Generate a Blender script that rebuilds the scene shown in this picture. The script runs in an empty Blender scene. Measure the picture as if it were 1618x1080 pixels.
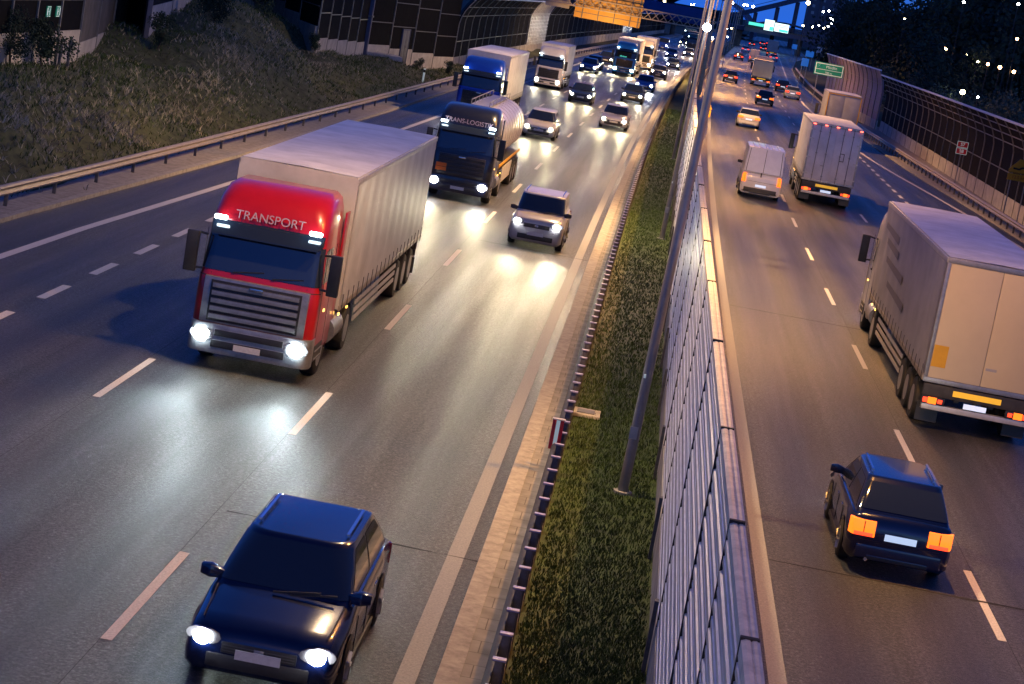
import bpy, bmesh, math, random
import numpy as np
from mathutils import Vector, Matrix
random.seed(7); np.random.seed(7)
PI = math.pi; R = math.radians
scene = bpy.context.scene
# ------------------------------------------------------------------ camera
FPX, PITCH, YAW, ROLL, CAMH = 3330.4, 0.17052, -0.05, 0.17953, 8.45
cp, sp, cy, sy = math.cos(PITCH), math.sin(PITCH), math.cos(YAW), math.sin(YAW)
FW = Vector((sy*cp, cy*cp, -sp)); r0 = Vector((cy, -sy, 0)); u0 = r0.cross(FW)
RT = r0*math.cos(ROLL) + u0*math.sin(ROLL); UP = -r0*math.sin(ROLL) + u0*math.cos(ROLL)
cam = bpy.data.cameras.new('camera'); camo = bpy.data.objects.new('camera', cam)
scene.collection.objects.link(camo); scene.camera = camo
cam.sensor_width = 36; cam.lens = 36*FPX/1618; cam.clip_end = 6000; cam.clip_start = .5
mw = Matrix((RT, UP, -FW)).transposed().to_4x4(); mw.translation = (0, 0, CAMH); camo.matrix_world = mw
# ------------------------------------------------------------------ world, exposure
w = bpy.data.worlds.new('World'); scene.world = w; w.use_nodes = True
nt = w.node_tree; bg = nt.nodes['Background']
sky = nt.nodes.new('ShaderNodeTexSky'); sky.sky_type = 'NISHITA'; sky.sun_disc = False
sky.sun_elevation = R(2); sky.sun_rotation = R(160); sky.air_density = 1.0; sky.ozone_density = 3.0
hsv = nt.nodes.new('ShaderNodeMixRGB'); hsv.blend_type = 'MULTIPLY'; hsv.inputs[0].default_value = 1
tcw = nt.nodes.new('ShaderNodeTexCoord'); sxyz = nt.nodes.new('ShaderNodeSeparateXYZ'); rmp = nt.nodes.new('ShaderNodeValToRGB')
rmp.color_ramp.elements[0].position = 0.0; rmp.color_ramp.elements[0].color = (.10, .42, 2.2, 1)
rmp.color_ramp.elements[1].position = .45; rmp.color_ramp.elements[1].color = (.42, .72, 1.8, 1)
nt.links.new(tcw.outputs['Generated'], sxyz.inputs[0]); nt.links.new(sxyz.outputs['Z'], rmp.inputs[0]); nt.links.new(rmp.outputs[0], hsv.inputs[2])
addn = nt.nodes.new('ShaderNodeMixRGB'); addn.blend_type = 'ADD'; addn.inputs[0].default_value = 1; rm2 = nt.nodes.new('ShaderNodeValToRGB')
rm2.color_ramp.elements[0].position = 0.0; rm2.color_ramp.elements[0].color = (.08, .60, 3.4, 1); rm2.color_ramp.elements[1].position = .16; rm2.color_ramp.elements[1].color = (0, 0, 0, 1)
nt.links.new(sxyz.outputs['Z'], rm2.inputs[0]); nt.links.new(hsv.outputs[0], addn.inputs[1]); nt.links.new(rm2.outputs[0], addn.inputs[2])
nt.links.new(sky.outputs[0], hsv.inputs[1]); nt.links.new(addn.outputs[0], bg.inputs[0])
bg.inputs[1].default_value = .15
SKY_OUT = bg
scene.view_settings.view_transform = 'Standard'; scene.view_settings.look = 'None'
scene.view_settings.exposure = 0.5; scene.view_settings.gamma = 1
cyc = scene.cycles; cyc.use_denoising = True; cyc.max_bounces = 6; cyc.diffuse_bounces = 2; cyc.glossy_bounces = 3
cyc.transmission_bounces = 4; cyc.transparent_max_bounces = 8; cyc.sample_clamp_indirect = 4; cyc.use_light_tree = True
cyc.caustics_reflective = False; cyc.caustics_refractive = False
LAMP_COL = (1.0, .66, .33); LAMP_W = 7600; HEAD_W = 250
# ------------------------------------------------------------------ road geometry
def D(Y): return 0 if Y < 50 else (6.5e-5*(Y-50)**2 if Y < 350 else 5.85+.039*(Y-350))
def Dp(Y): return 0 if Y < 50 else (1.3e-4*(Y-50) if Y < 350 else .039)
def rp(s, Y, z=0): return Vector((s+D(Y), Y, z))
def gp(px, py, z=0):                                  # the ground point seen at a place of the photo
    d = FW + RT*((px-809)/FPX) + UP*((540-py)/FPX); t = (z-CAMH)/d.z
    return Vector((d.x*t, d.y*t, z))
# ------------------------------------------------------------------ materials
MATS = {}
def mat(name, col=(.5,.5,.5), rough=.5, metal=0, emit=None, es=0, spec=.5, coat=0, noise=0, nscale=20, bump=0, bscale=200, alpha=1, trans=0, nd=2):
    if name in MATS: return MATS[name]
    m = bpy.data.materials.new(name); m.use_nodes = True; t = m.node_tree; b = t.nodes['Principled BSDF']
    b.inputs['Base Color'].default_value = (*col, 1); b.inputs['Roughness'].default_value = rough
    b.inputs['Metallic'].default_value = metal; b.inputs['Specular IOR Level'].default_value = spec
    b.inputs['Coat Weight'].default_value = coat; b.inputs['Coat Roughness'].default_value = .06
    b.inputs['Alpha'].default_value = alpha; b.inputs['Transmission Weight'].default_value = trans
    if emit: b.inputs['Emission Color'].default_value = (*emit, 1); b.inputs['Emission Strength'].default_value = es
    tc = None
    if noise or bump: tc = t.nodes.new('ShaderNodeTexCoord')
    if noise:
        n = t.nodes.new('ShaderNodeTexNoise'); n.inputs['Scale'].default_value = nscale; n.inputs['Detail'].default_value = nd*2; n.inputs['Roughness'].default_value = .65
        t.links.new(tc.outputs['Object'], n.inputs['Vector'])
        mr = t.nodes.new('ShaderNodeMapRange'); mr.inputs[1].default_value = .3; mr.inputs[2].default_value = .7
        mr.inputs[3].default_value = 1-noise; mr.inputs[4].default_value = 1+noise
        t.links.new(n.outputs['Fac'], mr.inputs[0])
        mx = t.nodes.new('ShaderNodeMixRGB'); mx.blend_type = 'MULTIPLY'; mx.inputs[0].default_value = 1; mx.inputs[1].default_value = (*col, 1)
        t.links.new(mr.outputs[0], mx.inputs[2]); t.links.new(mx.outputs[0], b.inputs['Base Color'])
    if bump:
        n2 = t.nodes.new('ShaderNodeTexNoise'); n2.inputs['Scale'].default_value = bscale; n2.inputs['Detail'].default_value = 3
        t.links.new(tc.outputs['Object'], n2.inputs['Vector'])
        bp = t.nodes.new('ShaderNodeBump'); bp.inputs['Strength'].default_value = bump; bp.inputs['Distance'].default_value = .01
        t.links.new(n2.outputs['Fac'], bp.inputs['Height']); t.links.new(bp.outputs[0], b.inputs['Normal'])
    MATS[name] = m; return m
def paint(name, col, rough=.3, metal=.0): return mat(name, col, rough, metal, coat=.6, noise=.06, nscale=3, bump=0)
def asphalt_mat():
    m = bpy.data.materials.new('asphalt'); m.use_nodes = True; t = m.node_tree; b = t.nodes['Principled BSDF']; L = t.links.new
    tc = t.nodes.new('ShaderNodeTexCoord')
    def noise(scale, det, vec=None, rough=.6):
        n = t.nodes.new('ShaderNodeTexNoise'); n.inputs['Scale'].default_value = scale; n.inputs['Detail'].default_value = det; n.inputs['Roughness'].default_value = rough
        L(vec or tc.outputs['Object'], n.inputs['Vector']); return n.outputs['Fac']
    def mr(x, a, b_, c, d):
        n = t.nodes.new('ShaderNodeMapRange')
        for i, v in enumerate((a, b_, c, d)): n.inputs[i+1].default_value = v
        L(x, n.inputs[0]); return n.outputs[0]
    def mul(a, b_, op='MULTIPLY'):
        n = t.nodes.new('ShaderNodeMath'); n.operation = op
        for i, v in enumerate((a, b_)):
            if isinstance(v, (int, float)): n.inputs[i].default_value = v
            else: L(v, n.inputs[i])
        return n.outputs[0]
    mp = t.nodes.new('ShaderNodeMapping'); mp.inputs['Scale'].default_value = (1.6, .035, 1); L(tc.outputs['Object'], mp.inputs['Vector'])
    streak = mr(noise(1, 4, mp.outputs[0]), .3, .7, .75, 1.28)
    fine = mr(noise(22, 3), .35, .65, .72, 1.3)
    grain = mul(mr(noise(48, 3, None, .85), .38, .66, .45, 1.9), mr(noise(15, 3, None, .9), .42, .60, .45, 1.9))
    big = mr(noise(.12, 3), .3, .7, .82, 1.16)
    vo = t.nodes.new('ShaderNodeTexVoronoi'); vo.inputs['Scale'].default_value = 26; L(tc.outputs['Object'], vo.inputs['Vector'])
    vs = t.nodes.new('ShaderNodeSeparateColor'); L(vo.outputs['Color'], vs.inputs[0]); chip = mr(vs.outputs[0], 0, 1, .60, 1.45); grain = mul(grain, chip)
    at = t.nodes.new('ShaderNodeAttribute'); at.attribute_name = 'lane'
    trk = mul(mul(at.outputs['Fac'], 4*PI), 0, 'COSINE')
    v = mul(mul(mul(streak, fine), mul(grain, big)), mr(trk, -1, 1, .74, 1.2))
    mx = t.nodes.new('ShaderNodeMixRGB'); mx.blend_type = 'MULTIPLY'; mx.inputs[0].default_value = 1; mx.inputs[1].default_value = (.048, .049, .048, 1)
    L(v, mx.inputs[2]); L(mx.outputs[0], b.inputs['Base Color'])
    L(mul(mr(streak, .75, 1.28, .47, .35), mr(trk, -1, 1, .88, 1.1)), b.inputs['Roughness'])
    b.inputs['Specular IOR Level'].default_value = .5
    bp = t.nodes.new('ShaderNodeBump'); bp.inputs['Strength'].default_value = 1; bp.inputs['Distance'].default_value = .03
    L(noise(38, 4, None, .8), bp.inputs['Height']); L(bp.outputs[0], b.inputs['Normal'])
    MATS['asphalt'] = m; return m
asphalt_mat()
mat('ground', (.035,.04,.02), .95, noise=.5, nscale=.4)
mat('soil', (.065,.075,.035), .95, noise=.6, nscale=2.5, bump=.6, bscale=14)
mat('line_white', (.62,.60,.57), .6, noise=.28, nscale=30, nd=3)
mat('line_grey', (.26,.27,.28), .6, noise=.3, nscale=30, nd=3)  # greyer line paint for the inner edge lines
mat('kerb', (.33,.31,.29), .8, noise=.3, nscale=6, bump=.3, bscale=60)
mat('concrete', (.42,.40,.38), .85, noise=.25, nscale=1.3, bump=.3, bscale=30)
mat('concrete_dark', (.09,.085,.08), .85, noise=.35, nscale=1.0)
mat('steel', (.30,.30,.31), .42, .7, noise=.2, nscale=6)
mat('rail_steel', (.34,.29,.23), .5, .35, noise=.2, nscale=3)
mat('post_steel', (.13,.12,.12), .5, .6, noise=.3, nscale=8)
mat('post_cap_sky', (.35,.33,.55), .4, .3)  # violet is the sky's reflection put into the cap colour
mat('pole', (.30,.29,.30), .36, .6, noise=.12, nscale=4)
mat('panel_dark', (.005,.005,.006), .9, spec=.12, noise=.3, nscale=2)
mat('frame', (.14,.14,.15), .5, .3, noise=.2, nscale=5)
mat('panel_alu', (.50,.50,.56), .38, .35, noise=.18, nscale=2.5)
mat('cap_alu', (.52,.50,.48), .42, .45, noise=.15, nscale=4)
mat('wall_cap', (.74,.66,.54), .6, .1, noise=.2, nscale=6)
mat('coping', (.45,.52,.75), .35, .5)  # bluish tint holds the sky reflected on the metal
mat('joint', (.015,.015,.017), .8)
mat('tyre', (.018,.018,.018), .8, noise=.3, nscale=20)
mat('rim', (.35,.35,.36), .35, .8)
mat('glass_dark', (.012,.018,.03), .06, 0, spec=.8, coat=.5)
mat('plastic_black', (.02,.02,.022), .45, noise=.2, nscale=10)
mat('chassis', (.035,.033,.032), .6, noise=.4, nscale=5)
mat('chrome', (.6,.6,.62), .16, 1.0)
mat('lamp_housing', (.3,.3,.32), .15, .6)
mat('head_led', (1,1,1), .2, emit=(.80,.96,1.0), es=60)
mat('head_warm', (1,1,1), .2, emit=(1.0,.90,.62), es=60)
mat('head_white', (1,1,1), .2, emit=(.95,.97,1.0), es=55)
mat('roof_lamp', (1,1,1), .2, emit=(.72,.92,1.0), es=14)
mat('tail_red', (.5,.02,.01), .25, emit=(1.0,.05,.015), es=2.0)
mat('tail_orange', (.6,.12,.02), .25, emit=(1.0,.15,.008), es=1.7)
mat('tail_lens', (.30,.015,.012), .2, coat=.5)
mat('marker_amber', (.8,.3,.02), .3, emit=(1.0,.50,.10), es=3.5)
mat('marker_red', (.8,.05,.02), .3, emit=(1.0,.10,.06), es=5)
mat('letter_pale', (.42,.34,.42), .6)
mat('sign_orange', (.85,.18,.01), .45)
mat('graphic', (.15,.14,.16), .5)
mat('plate', (.62,.62,.60), .5, noise=.1, nscale=20)
mat('plate_lit', (.62,.62,.65), .5, emit=(.60,.75,1), es=.55)
mat('reflector_yellow', (.75,.42,.02), .4, emit=(1,.55,.05), es=.35)  # glow stands in for light returned by the reflector
mat('tarp_white', (.60,.59,.60), .5, noise=.18, nscale=1.2, bump=.2, bscale=2.5)
mat('cream_paint', (.85,.66,.40), .5, noise=.05, nscale=1)
mat('rear_lamplit', (.56,.47,.32), .5, noise=.06, nscale=.8)  # warm street lamp light put into the rear door colour
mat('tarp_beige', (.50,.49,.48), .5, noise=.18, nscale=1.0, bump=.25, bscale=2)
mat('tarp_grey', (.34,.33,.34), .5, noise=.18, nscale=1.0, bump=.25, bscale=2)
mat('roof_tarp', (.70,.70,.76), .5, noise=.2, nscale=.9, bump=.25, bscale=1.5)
mat('tank_alu', (.62,.58,.56), .28, .7, noise=.06, nscale=2)
mat('grass_blade', (.031,.056,.006), .75, noise=.55, nscale=3)
mat('grass_dry', (.34,.32,.24), .85, noise=.6, nscale=1.2)
mat('grass_slope', (.048,.082,.020), .85, noise=.7, nscale=.9)
mat('leaf', (.020,.042,.026), .85, noise=.5, nscale=.5)
mat('leaf_blue', (.05,.085,.06), .6, noise=.5, nscale=.5)
mat('bark', (.05,.04,.03), .9, noise=.4, nscale=4)
mat('sign_green_glow', (.01,.20,.12), .45, emit=(.02,.40,.26), es=.12)  # faint glow added so plain boards look lit
mat('sign_white', (.75,.78,.78), .45, emit=(.7,.95,.9), es=.15)  # weak glow added to white sign parts, which are no lamps
mat('sign_green_lit', (.02,.35,.25), .4, emit=(.10,.85,.62), es=.9)
mat('sign_white_lit', (.8,.9,.9), .4, emit=(.72,1,.95), es=1.4)
mat('sign_red', (.75,.03,.04), .45)
mat('sign_yellow', (.62,.33,.012), .45, noise=.08, nscale=3)
mat('sign_blue', (.02,.14,.55), .4, emit=(.03,.25,.9), es=.22)  # board colour carries an added glow, no lamp inside
mat('ink', (.015,.014,.014), .6)
mat('ink_red', (.30,.03,.01), .6)
mat('sign_back', (.62,.34,.05), .45, noise=.1, nscale=.7)
mat('bridge_blue', (.06,.07,.13), .6, noise=.2, nscale=.3)
mat('viaduct', (.10,.09,.12), .7, noise=.2, nscale=.2)
mat('arch_blue', (.05,.14,.42), .5, noise=.15, nscale=.1)
mat('lamp_glow_w', (1,1,1), .4, emit=(.95,.97,1.0), es=40)
mat('lamp_glow_y', (1,1,1), .4, emit=(1.0,.78,.45), es=34)
mat('lamp_glow_o', (1,1,1), .4, emit=(1.0,.50,.20), es=26)
mat('luminaire', (1,.8,.5), .4, emit=LAMP_COL, es=40)
mat('acrylic', (.80,.80,.72), .25, 0, alpha=.8, noise=.2, nscale=1)
mat('banner', (.12,.12,.16), .7, noise=.15, nscale=.3)
mat('cargo_tan', (.55,.43,.22), .6, noise=.2, nscale=2)
mat('purple_panel', (.16,.12,.26), .5, .2, noise=.3, nscale=.8)
mat('paving', (.28,.26,.25), .85, noise=.3, nscale=5, bump=.2, bscale=50)
def paving_mat(name, col, sx, sy):
    m = bpy.data.materials.new(name); m.use_nodes = True; t = m.node_tree; b = t.nodes['Principled BSDF']; L = t.links.new
    tc = t.nodes.new('ShaderNodeTexCoord'); br = t.nodes.new('ShaderNodeTexBrick'); L(tc.outputs['Object'], br.inputs['Vector'])
    br.inputs['Scale'].default_value = 1; br.inputs['Brick Width'].default_value = sx; br.inputs['Row Height'].default_value = sy
    br.inputs['Mortar Size'].default_value = .008; br.inputs['Color1'].default_value = (*col, 1); br.inputs['Color2'].default_value = (*[c*.82 for c in col], 1)
    br.inputs['Mortar'].default_value = (*[c*.4 for c in col], 1)
    n = t.nodes.new('ShaderNodeTexNoise'); n.inputs['Scale'].default_value = 3; n.inputs['Detail'].default_value = 6; L(tc.outputs['Object'], n.inputs['Vector'])
    mr = t.nodes.new('ShaderNodeMapRange'); mr.inputs[1].default_value = .3; mr.inputs[2].default_value = .7; mr.inputs[3].default_value = .7; mr.inputs[4].default_value = 1.2; L(n.outputs['Fac'], mr.inputs[0])
    mx = t.nodes.new('ShaderNodeMixRGB'); mx.blend_type = 'MULTIPLY'; mx.inputs[0].default_value = 1; L(br.outputs['Color'], mx.inputs[1]); L(mr.outputs[0], mx.inputs[2]); L(mx.outputs[0], b.inputs['Base Color'])
    b.inputs['Roughness'].default_value = .8; MATS[name] = m
paving_mat('paving_slab', (.27,.26,.25), .5, .5)
# ------------------------------------------------------------------ mesh helpers
class MB:
    def __init__(s): s.v = []; s.f = []; s.m = []; s.names = []
    def mi(s, m):
        if m not in s.names: s.names.append(m)
        return s.names.index(m)
    def add(s, vs, fs, m):
        o = len(s.v); s.v += [tuple(v) for v in vs]; k = s.mi(m)
        for f in fs: s.f.append([o+i for i in f]); s.m.append(k)
        return s
    def box(s, x0, x1, y0, y1, z0, z1, m):
        vs = [(x,y,z) for z in (z0,z1) for y in (y0,y1) for x in (x0,x1)]
        return s.add(vs, [(0,2,3,1),(4,5,7,6),(0,1,5,4),(2,6,7,3),(0,4,6,2),(1,3,7,5)], m)
    def obox(s, a, b, wdt, hgt, m, up=(0,0,1)):       # bar from a to b
        a = Vector(a); b = Vector(b); d = (b-a).normalized(); upv = Vector(up)
        if abs(d.dot(upv)) > .98: upv = Vector((1,0,0))
        x = d.cross(upv).normalized()*wdt/2; z = x.cross(d).normalized()*hgt/2
        vs = [a-x-z, a+x-z, a-x+z, a+x+z, b-x-z, b+x-z, b-x+z, b+x+z]
        return s.add(vs, [(0,1,3,2),(4,6,7,5),(0,4,5,1),(2,3,7,6),(0,2,6,4),(1,5,7,3)], m)
    def loft(s, rings, m, caps=True, closed=True):
        n = len(rings[0]); vs = [p for r in rings for p in r]; fs = []
        for i in range(len(rings)-1):
            for j in range(n if closed else n-1):
                k = (j+1) % n; fs.append((i*n+j, i*n+k, (i+1)*n+k, (i+1)*n+j))
        if caps and closed: fs.append(tuple(reversed(range(n)))); fs.append(tuple((len(rings)-1)*n+j for j in range(n)))
        return s.add(vs, fs, m)
    def cyl(s, a, b, r, m, r2=None, n=14):
        a = Vector(a); b = Vector(b); d = (b-a).normalized(); t = Vector((0,0,1)) if abs(d.z) < .9 else Vector((1,0,0))
        x = d.cross(t).normalized(); y = x.cross(d).normalized(); r2 = r if r2 is None else r2
        return s.loft([[a+(x*math.cos(2*PI*i/n)+y*math.sin(2*PI*i/n))*r for i in range(n)], [b+(x*math.cos(2*PI*i/n)+y*math.sin(2*PI*i/n))*r2 for i in range(n)]], m)
    def build(s, name, parent=None, bev=0, smooth=None, loc=None):
        me = bpy.data.meshes.new(name); me.from_pydata(s.v, [], s.f)
        for n in s.names: me.materials.append(MATS[n])
        me.polygons.foreach_set('material_index', s.m)
        bm = bmesh.new(); bm.from_mesh(me); bmesh.ops.recalc_face_normals(bm, faces=bm.faces)
        if bev: bmesh.ops.bevel(bm, geom=[e for e in bm.edges if len(e.link_faces) == 2 and e.calc_face_angle(0) > .6], offset=bev, segments=2, profile=.6, affect='EDGES', clamp_overlap=True)
        bm.to_mesh(me); bm.free()
        if smooth is None: smooth = 35
        if smooth:
            me.polygons.foreach_set('use_smooth', [True]*len(me.polygons)); me.set_sharp_from_angle(angle=R(smooth))
        o = bpy.data.objects.new(name, me); scene.collection.objects.link(o)
        if parent: o.parent = parent
        if loc: o.location = loc
        return o
def tag(o, label=None, cat=None, group=None, kind=None):
    if label: o['label'] = label
    if cat: o['category'] = cat
    if group: o['group'] = group
    if kind: o['kind'] = kind
    return o
def empty(name, loc=(0,0,0), rz=0, label=None, cat=None, group=None):
    o = bpy.data.objects.new(name, None); scene.collection.objects.link(o); o.empty_display_size = .2
    o.location = loc; o.rotation_euler = (0,0,rz); return tag(o, label, cat, group)
def copy_tree(o, parent=None):
    c = o.copy(); scene.collection.objects.link(c); c.parent = parent
    for ch in o.children: copy_tree(ch, c)
    return c
def text_mesh(name, s, size, m, parent, loc, rot, ext=.004, align='CENTER', sx=1):
    cu = bpy.data.curves.new(name, 'FONT'); cu.body = s; cu.size = size; cu.extrude = ext; cu.align_x = align; cu.align_y = 'CENTER'
    t = bpy.data.objects.new(name, cu); scene.collection.objects.link(t)
    bpy.context.view_layer.update()
    me = bpy.data.meshes.new_from_object(t.evaluated_get(bpy.context.evaluated_depsgraph_get()))
    scene.collection.objects.unlink(t); bpy.data.objects.remove(t)
    me.materials.clear(); me.materials.append(MATS[m])
    o = bpy.data.objects.new(name, me); scene.collection.objects.link(o); o.parent = parent; o.location = loc; o.rotation_euler = rot; o.scale = (sx,1,1)
    return o
def ys(a, b, n=None):
    n = n or max(2, int((b-a)/12)+1); return [a+(b-a)*i/(n-1) for i in range(n)]
def ribbon(name, s0, s1, Y0, Y1, z, m, h=0, kind='structure', zf=None):
    f0 = s0 if callable(s0) else (lambda Y: s0); f1 = s1 if callable(s1) else (lambda Y: s1)
    b = MB(); Y = ys(Y0, Y1)
    if h:
        b.loft([[rp(f0(y),y,z), rp(f1(y),y,z), rp(f1(y),y,z+h), rp(f0(y),y,z+h)] for y in Y], m)
    else:
        b.loft([[rp(f0(y),y,z), rp(f1(y),y,z)] for y in Y], m, closed=False)
    o = b.build(name); tag(o, kind=kind); return o
def interp(pts):
    xs = [p[0] for p in pts]; vs = [p[1] for p in pts]
    return lambda Y: float(np.interp(Y, xs, vs))
#================================================================== SETTING
g = MB().add([(-1500,-100,-.35),(1500,-100,-.35),(1500,4500,-.35),(-1500,4500,-.35)], [(0,1,2,3)], 'ground').build('ground'); tag(g, kind='structure')
curbL = interp([(0,-16.6),(50,-16.05),(75,-15.2),(110,-14.7),(150,-14.7),(260,-13.9),(320,-13.6),(900,-13.6)])
lineL = interp([(0,-14.6),(48,-14.5),(69,-13.7),(107,-12.5),(150,-12.3),(900,-12.3)])
edgeR = interp([(0,19.2),(100,18.0),(121,16.9),(138,15.6),(154,14.6),(170,14.0),(235,13.1),(300,13.0),(900,13.0)])
kerbR = interp([(0,20),(90,18.9),(121,18.0),(140,17.1),(170,16.2),(232,15.7),(266,15.5),(298,15.0),(341,14.6),(405,14.6),(502,16.7),(590,21.2),(900,21.2)])
def lanes(o, s_of):
    a = o.data.attributes.new('lane', 'FLOAT', 'POINT')
    for i, v in enumerate(o.data.vertices): a.data[i].value = s_of(v.co.x-D(v.co.y))
lanes(ribbon('road_left', curbL, -1.4, 5, 1000, 0, 'asphalt'), lambda s: (s+5.26)/3.5)
lanes(ribbon('road_right', 1.45, kerbR, 5, 1000, 0, 'asphalt'), lambda s: (s-3.03)/3.6)
for s_ in (-8.84, -5.33, 6.60): ribbon('road_seam', s_-.004, s_+.004, 10, 160, .0022, 'joint')
ribbon('median_pavement', -1.4, 1.45, 5, 1000, -.06, 'soil')
ribbon('kerb', -1.40, -1.12, 5, 600, -.05, 'kerb', h=.13)                       # edge strip of the left carriageway
ribbon('kerb', lambda y: curbL(y)-.22, curbL, 5, 600, -.05, 'kerb', h=.17)
ribbon('kerb', kerbR, lambda y: kerbR(y)+.2, 5, 900, -.05, 'kerb', h=.15)
ribbon('pavement', -1.12, -.62, 5, 600, -.1, 'paving_slab', h=.165)
ribbon('pavement', lambda y: curbL(y)-2.1, lambda y: curbL(y)-.22, 5, 600, -.1, 'paving', h=.2)
ribbon('shoulder_ground', lambda y: kerbR(y)+.2, 22.5, 5, 212, -.1, 'paving', h=.17)
ribbon('edge_line', -1.87, -1.62, 5, 700, .004, 'line_grey')
ribbon('edge_line', 2.78, 3.03, 5, 700, .004, 'line_grey')
ribbon('edge_line', lambda y: lineL(y)-.12, lambda y: lineL(y)+.12, 5, 700, .004, 'line_white')
ribbon('edge_line', lambda y: edgeR(y)-.12, lambda y: edgeR(y)+.12, 5, 700, .004, 'line_white')
def dashes(s, y0, ln, gap, ya, yb, wdt=.14, m='line_white'):
    b = MB(); y = y0
    while y > ya: y -= ln+gap
    while y < yb:
        if y > ya:
            y1 = y+ln; b.add([rp(s-wdt/2,y,.004), rp(s+wdt/2,y,.004), rp(s+wdt/2,y1,.004), rp(s-wdt/2,y1,.004)], [(0,1,2,3)], m)
        y += ln+gap
    tag(b.build('lane_marking'), kind='structure')
dashes(6.52, 31.1, 4, 8, 10, 620); dashes(10.3, 101.7-2.2+.4, 4, 8, 10, 620)
dashes(-5.26, 23.5, 4, 8, 10, 620); dashes(-8.76, 23.5, 4, 8, 10, 620)
dashes(-12.2, 43.4, 2, 2, 20, 64, .2); dashes(13.9, 100, 2, 2, 96, 156, .2)
# tar joints across the road
for (a, c, y) in ((-5.2,-.7,29.9),(3.05,9.8,62.5),(3.05,12,33.2),(-5,-.7,66.6)):
    b = MB(); n = 14; b.loft([[rp(a+(c-a)*i/n, y+random.uniform(-.04,.04)-.10*(i/n), .0055), rp(a+(c-a)*i/n, y+.07+random.uniform(-.02,.03)-.1*(i/n), .0055)] for i in range(n+1)], 'joint', closed=False)
    tag(b.build('road_crack'), kind='structure')
# ------------------------------------------------------------------ left embankment
WN = [(-40,105,2.2),(118,90,2.2),(195,52,2.4),(230,55,2.9),(318,15,3.2),(425,20,3.0),(495,80,1.8),(572,85,1.2),(712,108,.3)]
WP = [gp(*p) for p in WN]
guardL = interp([(0,-17.4),(50,-16.75),(60,-16.45),(75,-16.15),(110,-15.7),(150,-15.5),(264,-14.6),(330,-14.1),(600,-14.1)])
wallL = lambda y: float(np.interp(y, [0,160,250,420], [-18.6,-18.6,-18.9,-19.2]))
ctrl = [(p.x, p.y, p.z) for p in WP] + [(-33,60,5.2),(-31,85,3.8),(-38,90,3.5),(-24.4,112,4.0),(-23.4,103,3.6),(-26,118,4.3),(-25,128,3.4),(-22.5,96,3.0),(-21,60,2.6),(-21,75,2.0),(-23,48,4.0),(-20.4,90,1.7),(-20.6,108,1.9),(-20,125,1.0),(-27,70,3.3),(-29,52,5.5),(-34,118,4),(-34,140,4),(-25,150,2),(-24,165,.8),(-30,170,1)]
for y in range(20, 270, 9): ctrl.append((guardL(y)+D(y)-.35, y, 0.02)); 
for y in range(165, 270, 15): ctrl.append((-19.5+D(y), y, .1)); ctrl.append((-24+D(y), y, .2))
CT = np.array(ctrl)
def terr(x, y):
    d2 = (CT[:,0]-x)**2 + ((CT[:,1]-y)*.75)**2 + .05; wgt = d2**-1.7
    return float((wgt*CT[:,2]).sum()/wgt.sum())
def hump(x, y): return .16*math.sin(x*1.7+y*.23)*math.sin(y*.31+1) + .10*math.sin(x*.9-y*.55)
b = MB(); YY = np.arange(24, 262, 1.6); NX = 30; rings = []
for y in YY:
    x0 = guardL(y)+D(y)-.42; ring = []
    for i in range(NX+1):
        x = x0 - 26*(i/NX)**1.3; z = terr(x, y) + hump(x, y)*min(1, i/6); ring.append((x, y, z if i else -.05))
    rings.append(ring)
b.loft(rings, 'soil', closed=False); emb = b.build('embankment'); tag(emb, kind='structure')
def blades(name, pts, hmin, hmax, wd, mats, lean=.5, parent=None, kind='stuff', label=None, cat=None, per=1):
    b = MB(); k = len(mats)
    for (x, y, z) in pts:
        m = mats[min(k-1, int(random.random()*k))]
        for _ in range(per):
            a = random.uniform(0, 2*PI); h = random.uniform(hmin, hmax); lx, ly = math.cos(a)*lean*h, math.sin(a)*lean*h
            a2 = random.uniform(0, PI); wx, wy = math.cos(a2)*wd/2, math.sin(a2)*wd/2
            ox, oy = random.uniform(-.05,.05), random.uniform(-.05,.05)
            b.add([(x+ox-wx,y+oy-wy,z-.01),(x+ox+wx,y+oy+wy,z-.01),(x+ox+lx*.4+wx*.7,y+oy+ly*.4+wy*.7,z+h*.6),(x+ox+lx*.4-wx*.7,y+oy+ly*.4-wy*.7,z+h*.6),(x+ox+lx,y+oy+ly,z+h)], [(0,1,2,3),(3,2,4)], m)
    o = b.build(name, smooth=0); return tag(o, label, cat, kind=kind)
pts = []
for _ in range(46000):
    t = random.random(); y = 28 + 175*t**1.5; x0 = guardL(y)+D(y)-.5
    x = x0 - 11*random.random()**.9
    dens = math.sin(x*1.3+y*.35)+math.sin(y*.8-x*.6)
    pts.append((x, y, terr(x, y)+hump(x, y)*min(1,(x0-x)/3)))
blades('slope_grass', pts, .06, .22, .034, ['grass_slope','grass_slope','grass_slope','grass_dry','grass_slope','grass_blade'], .8, per=2)
pts = []
for _ in range(2600):
    y = random.uniform(45,150); c = random.choice([(-19.5,66),(-20,98),(-21.8,108),(-18.6,72),(-21,117),(-19,86),(-22,57),(-20.5,124),(-18.4,58)])
    x = c[0]+random.gauss(0,.7); y = c[1]+random.gauss(0,3.2)
    pts.append((x, y, terr(x, y)+hump(x, y)))
blades('dry_grass', pts, .10, .28, .035, ['grass_dry'], 1.0, per=3)
# median grass
pts = []
for _ in range(30000):
    t = random.random(); y = 23.5 + 150*t**2.3; pts.append((random.uniform(-.55,1.12)+D(y), y, -.05))
blades('median_grass', pts, .03, .10, .018, ['grass_blade','grass_blade','grass_slope'], .7, per=2)
ribbon('median_lawn', -.6, 1.45, 5, 175, -.055, 'grass_blade')
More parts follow.
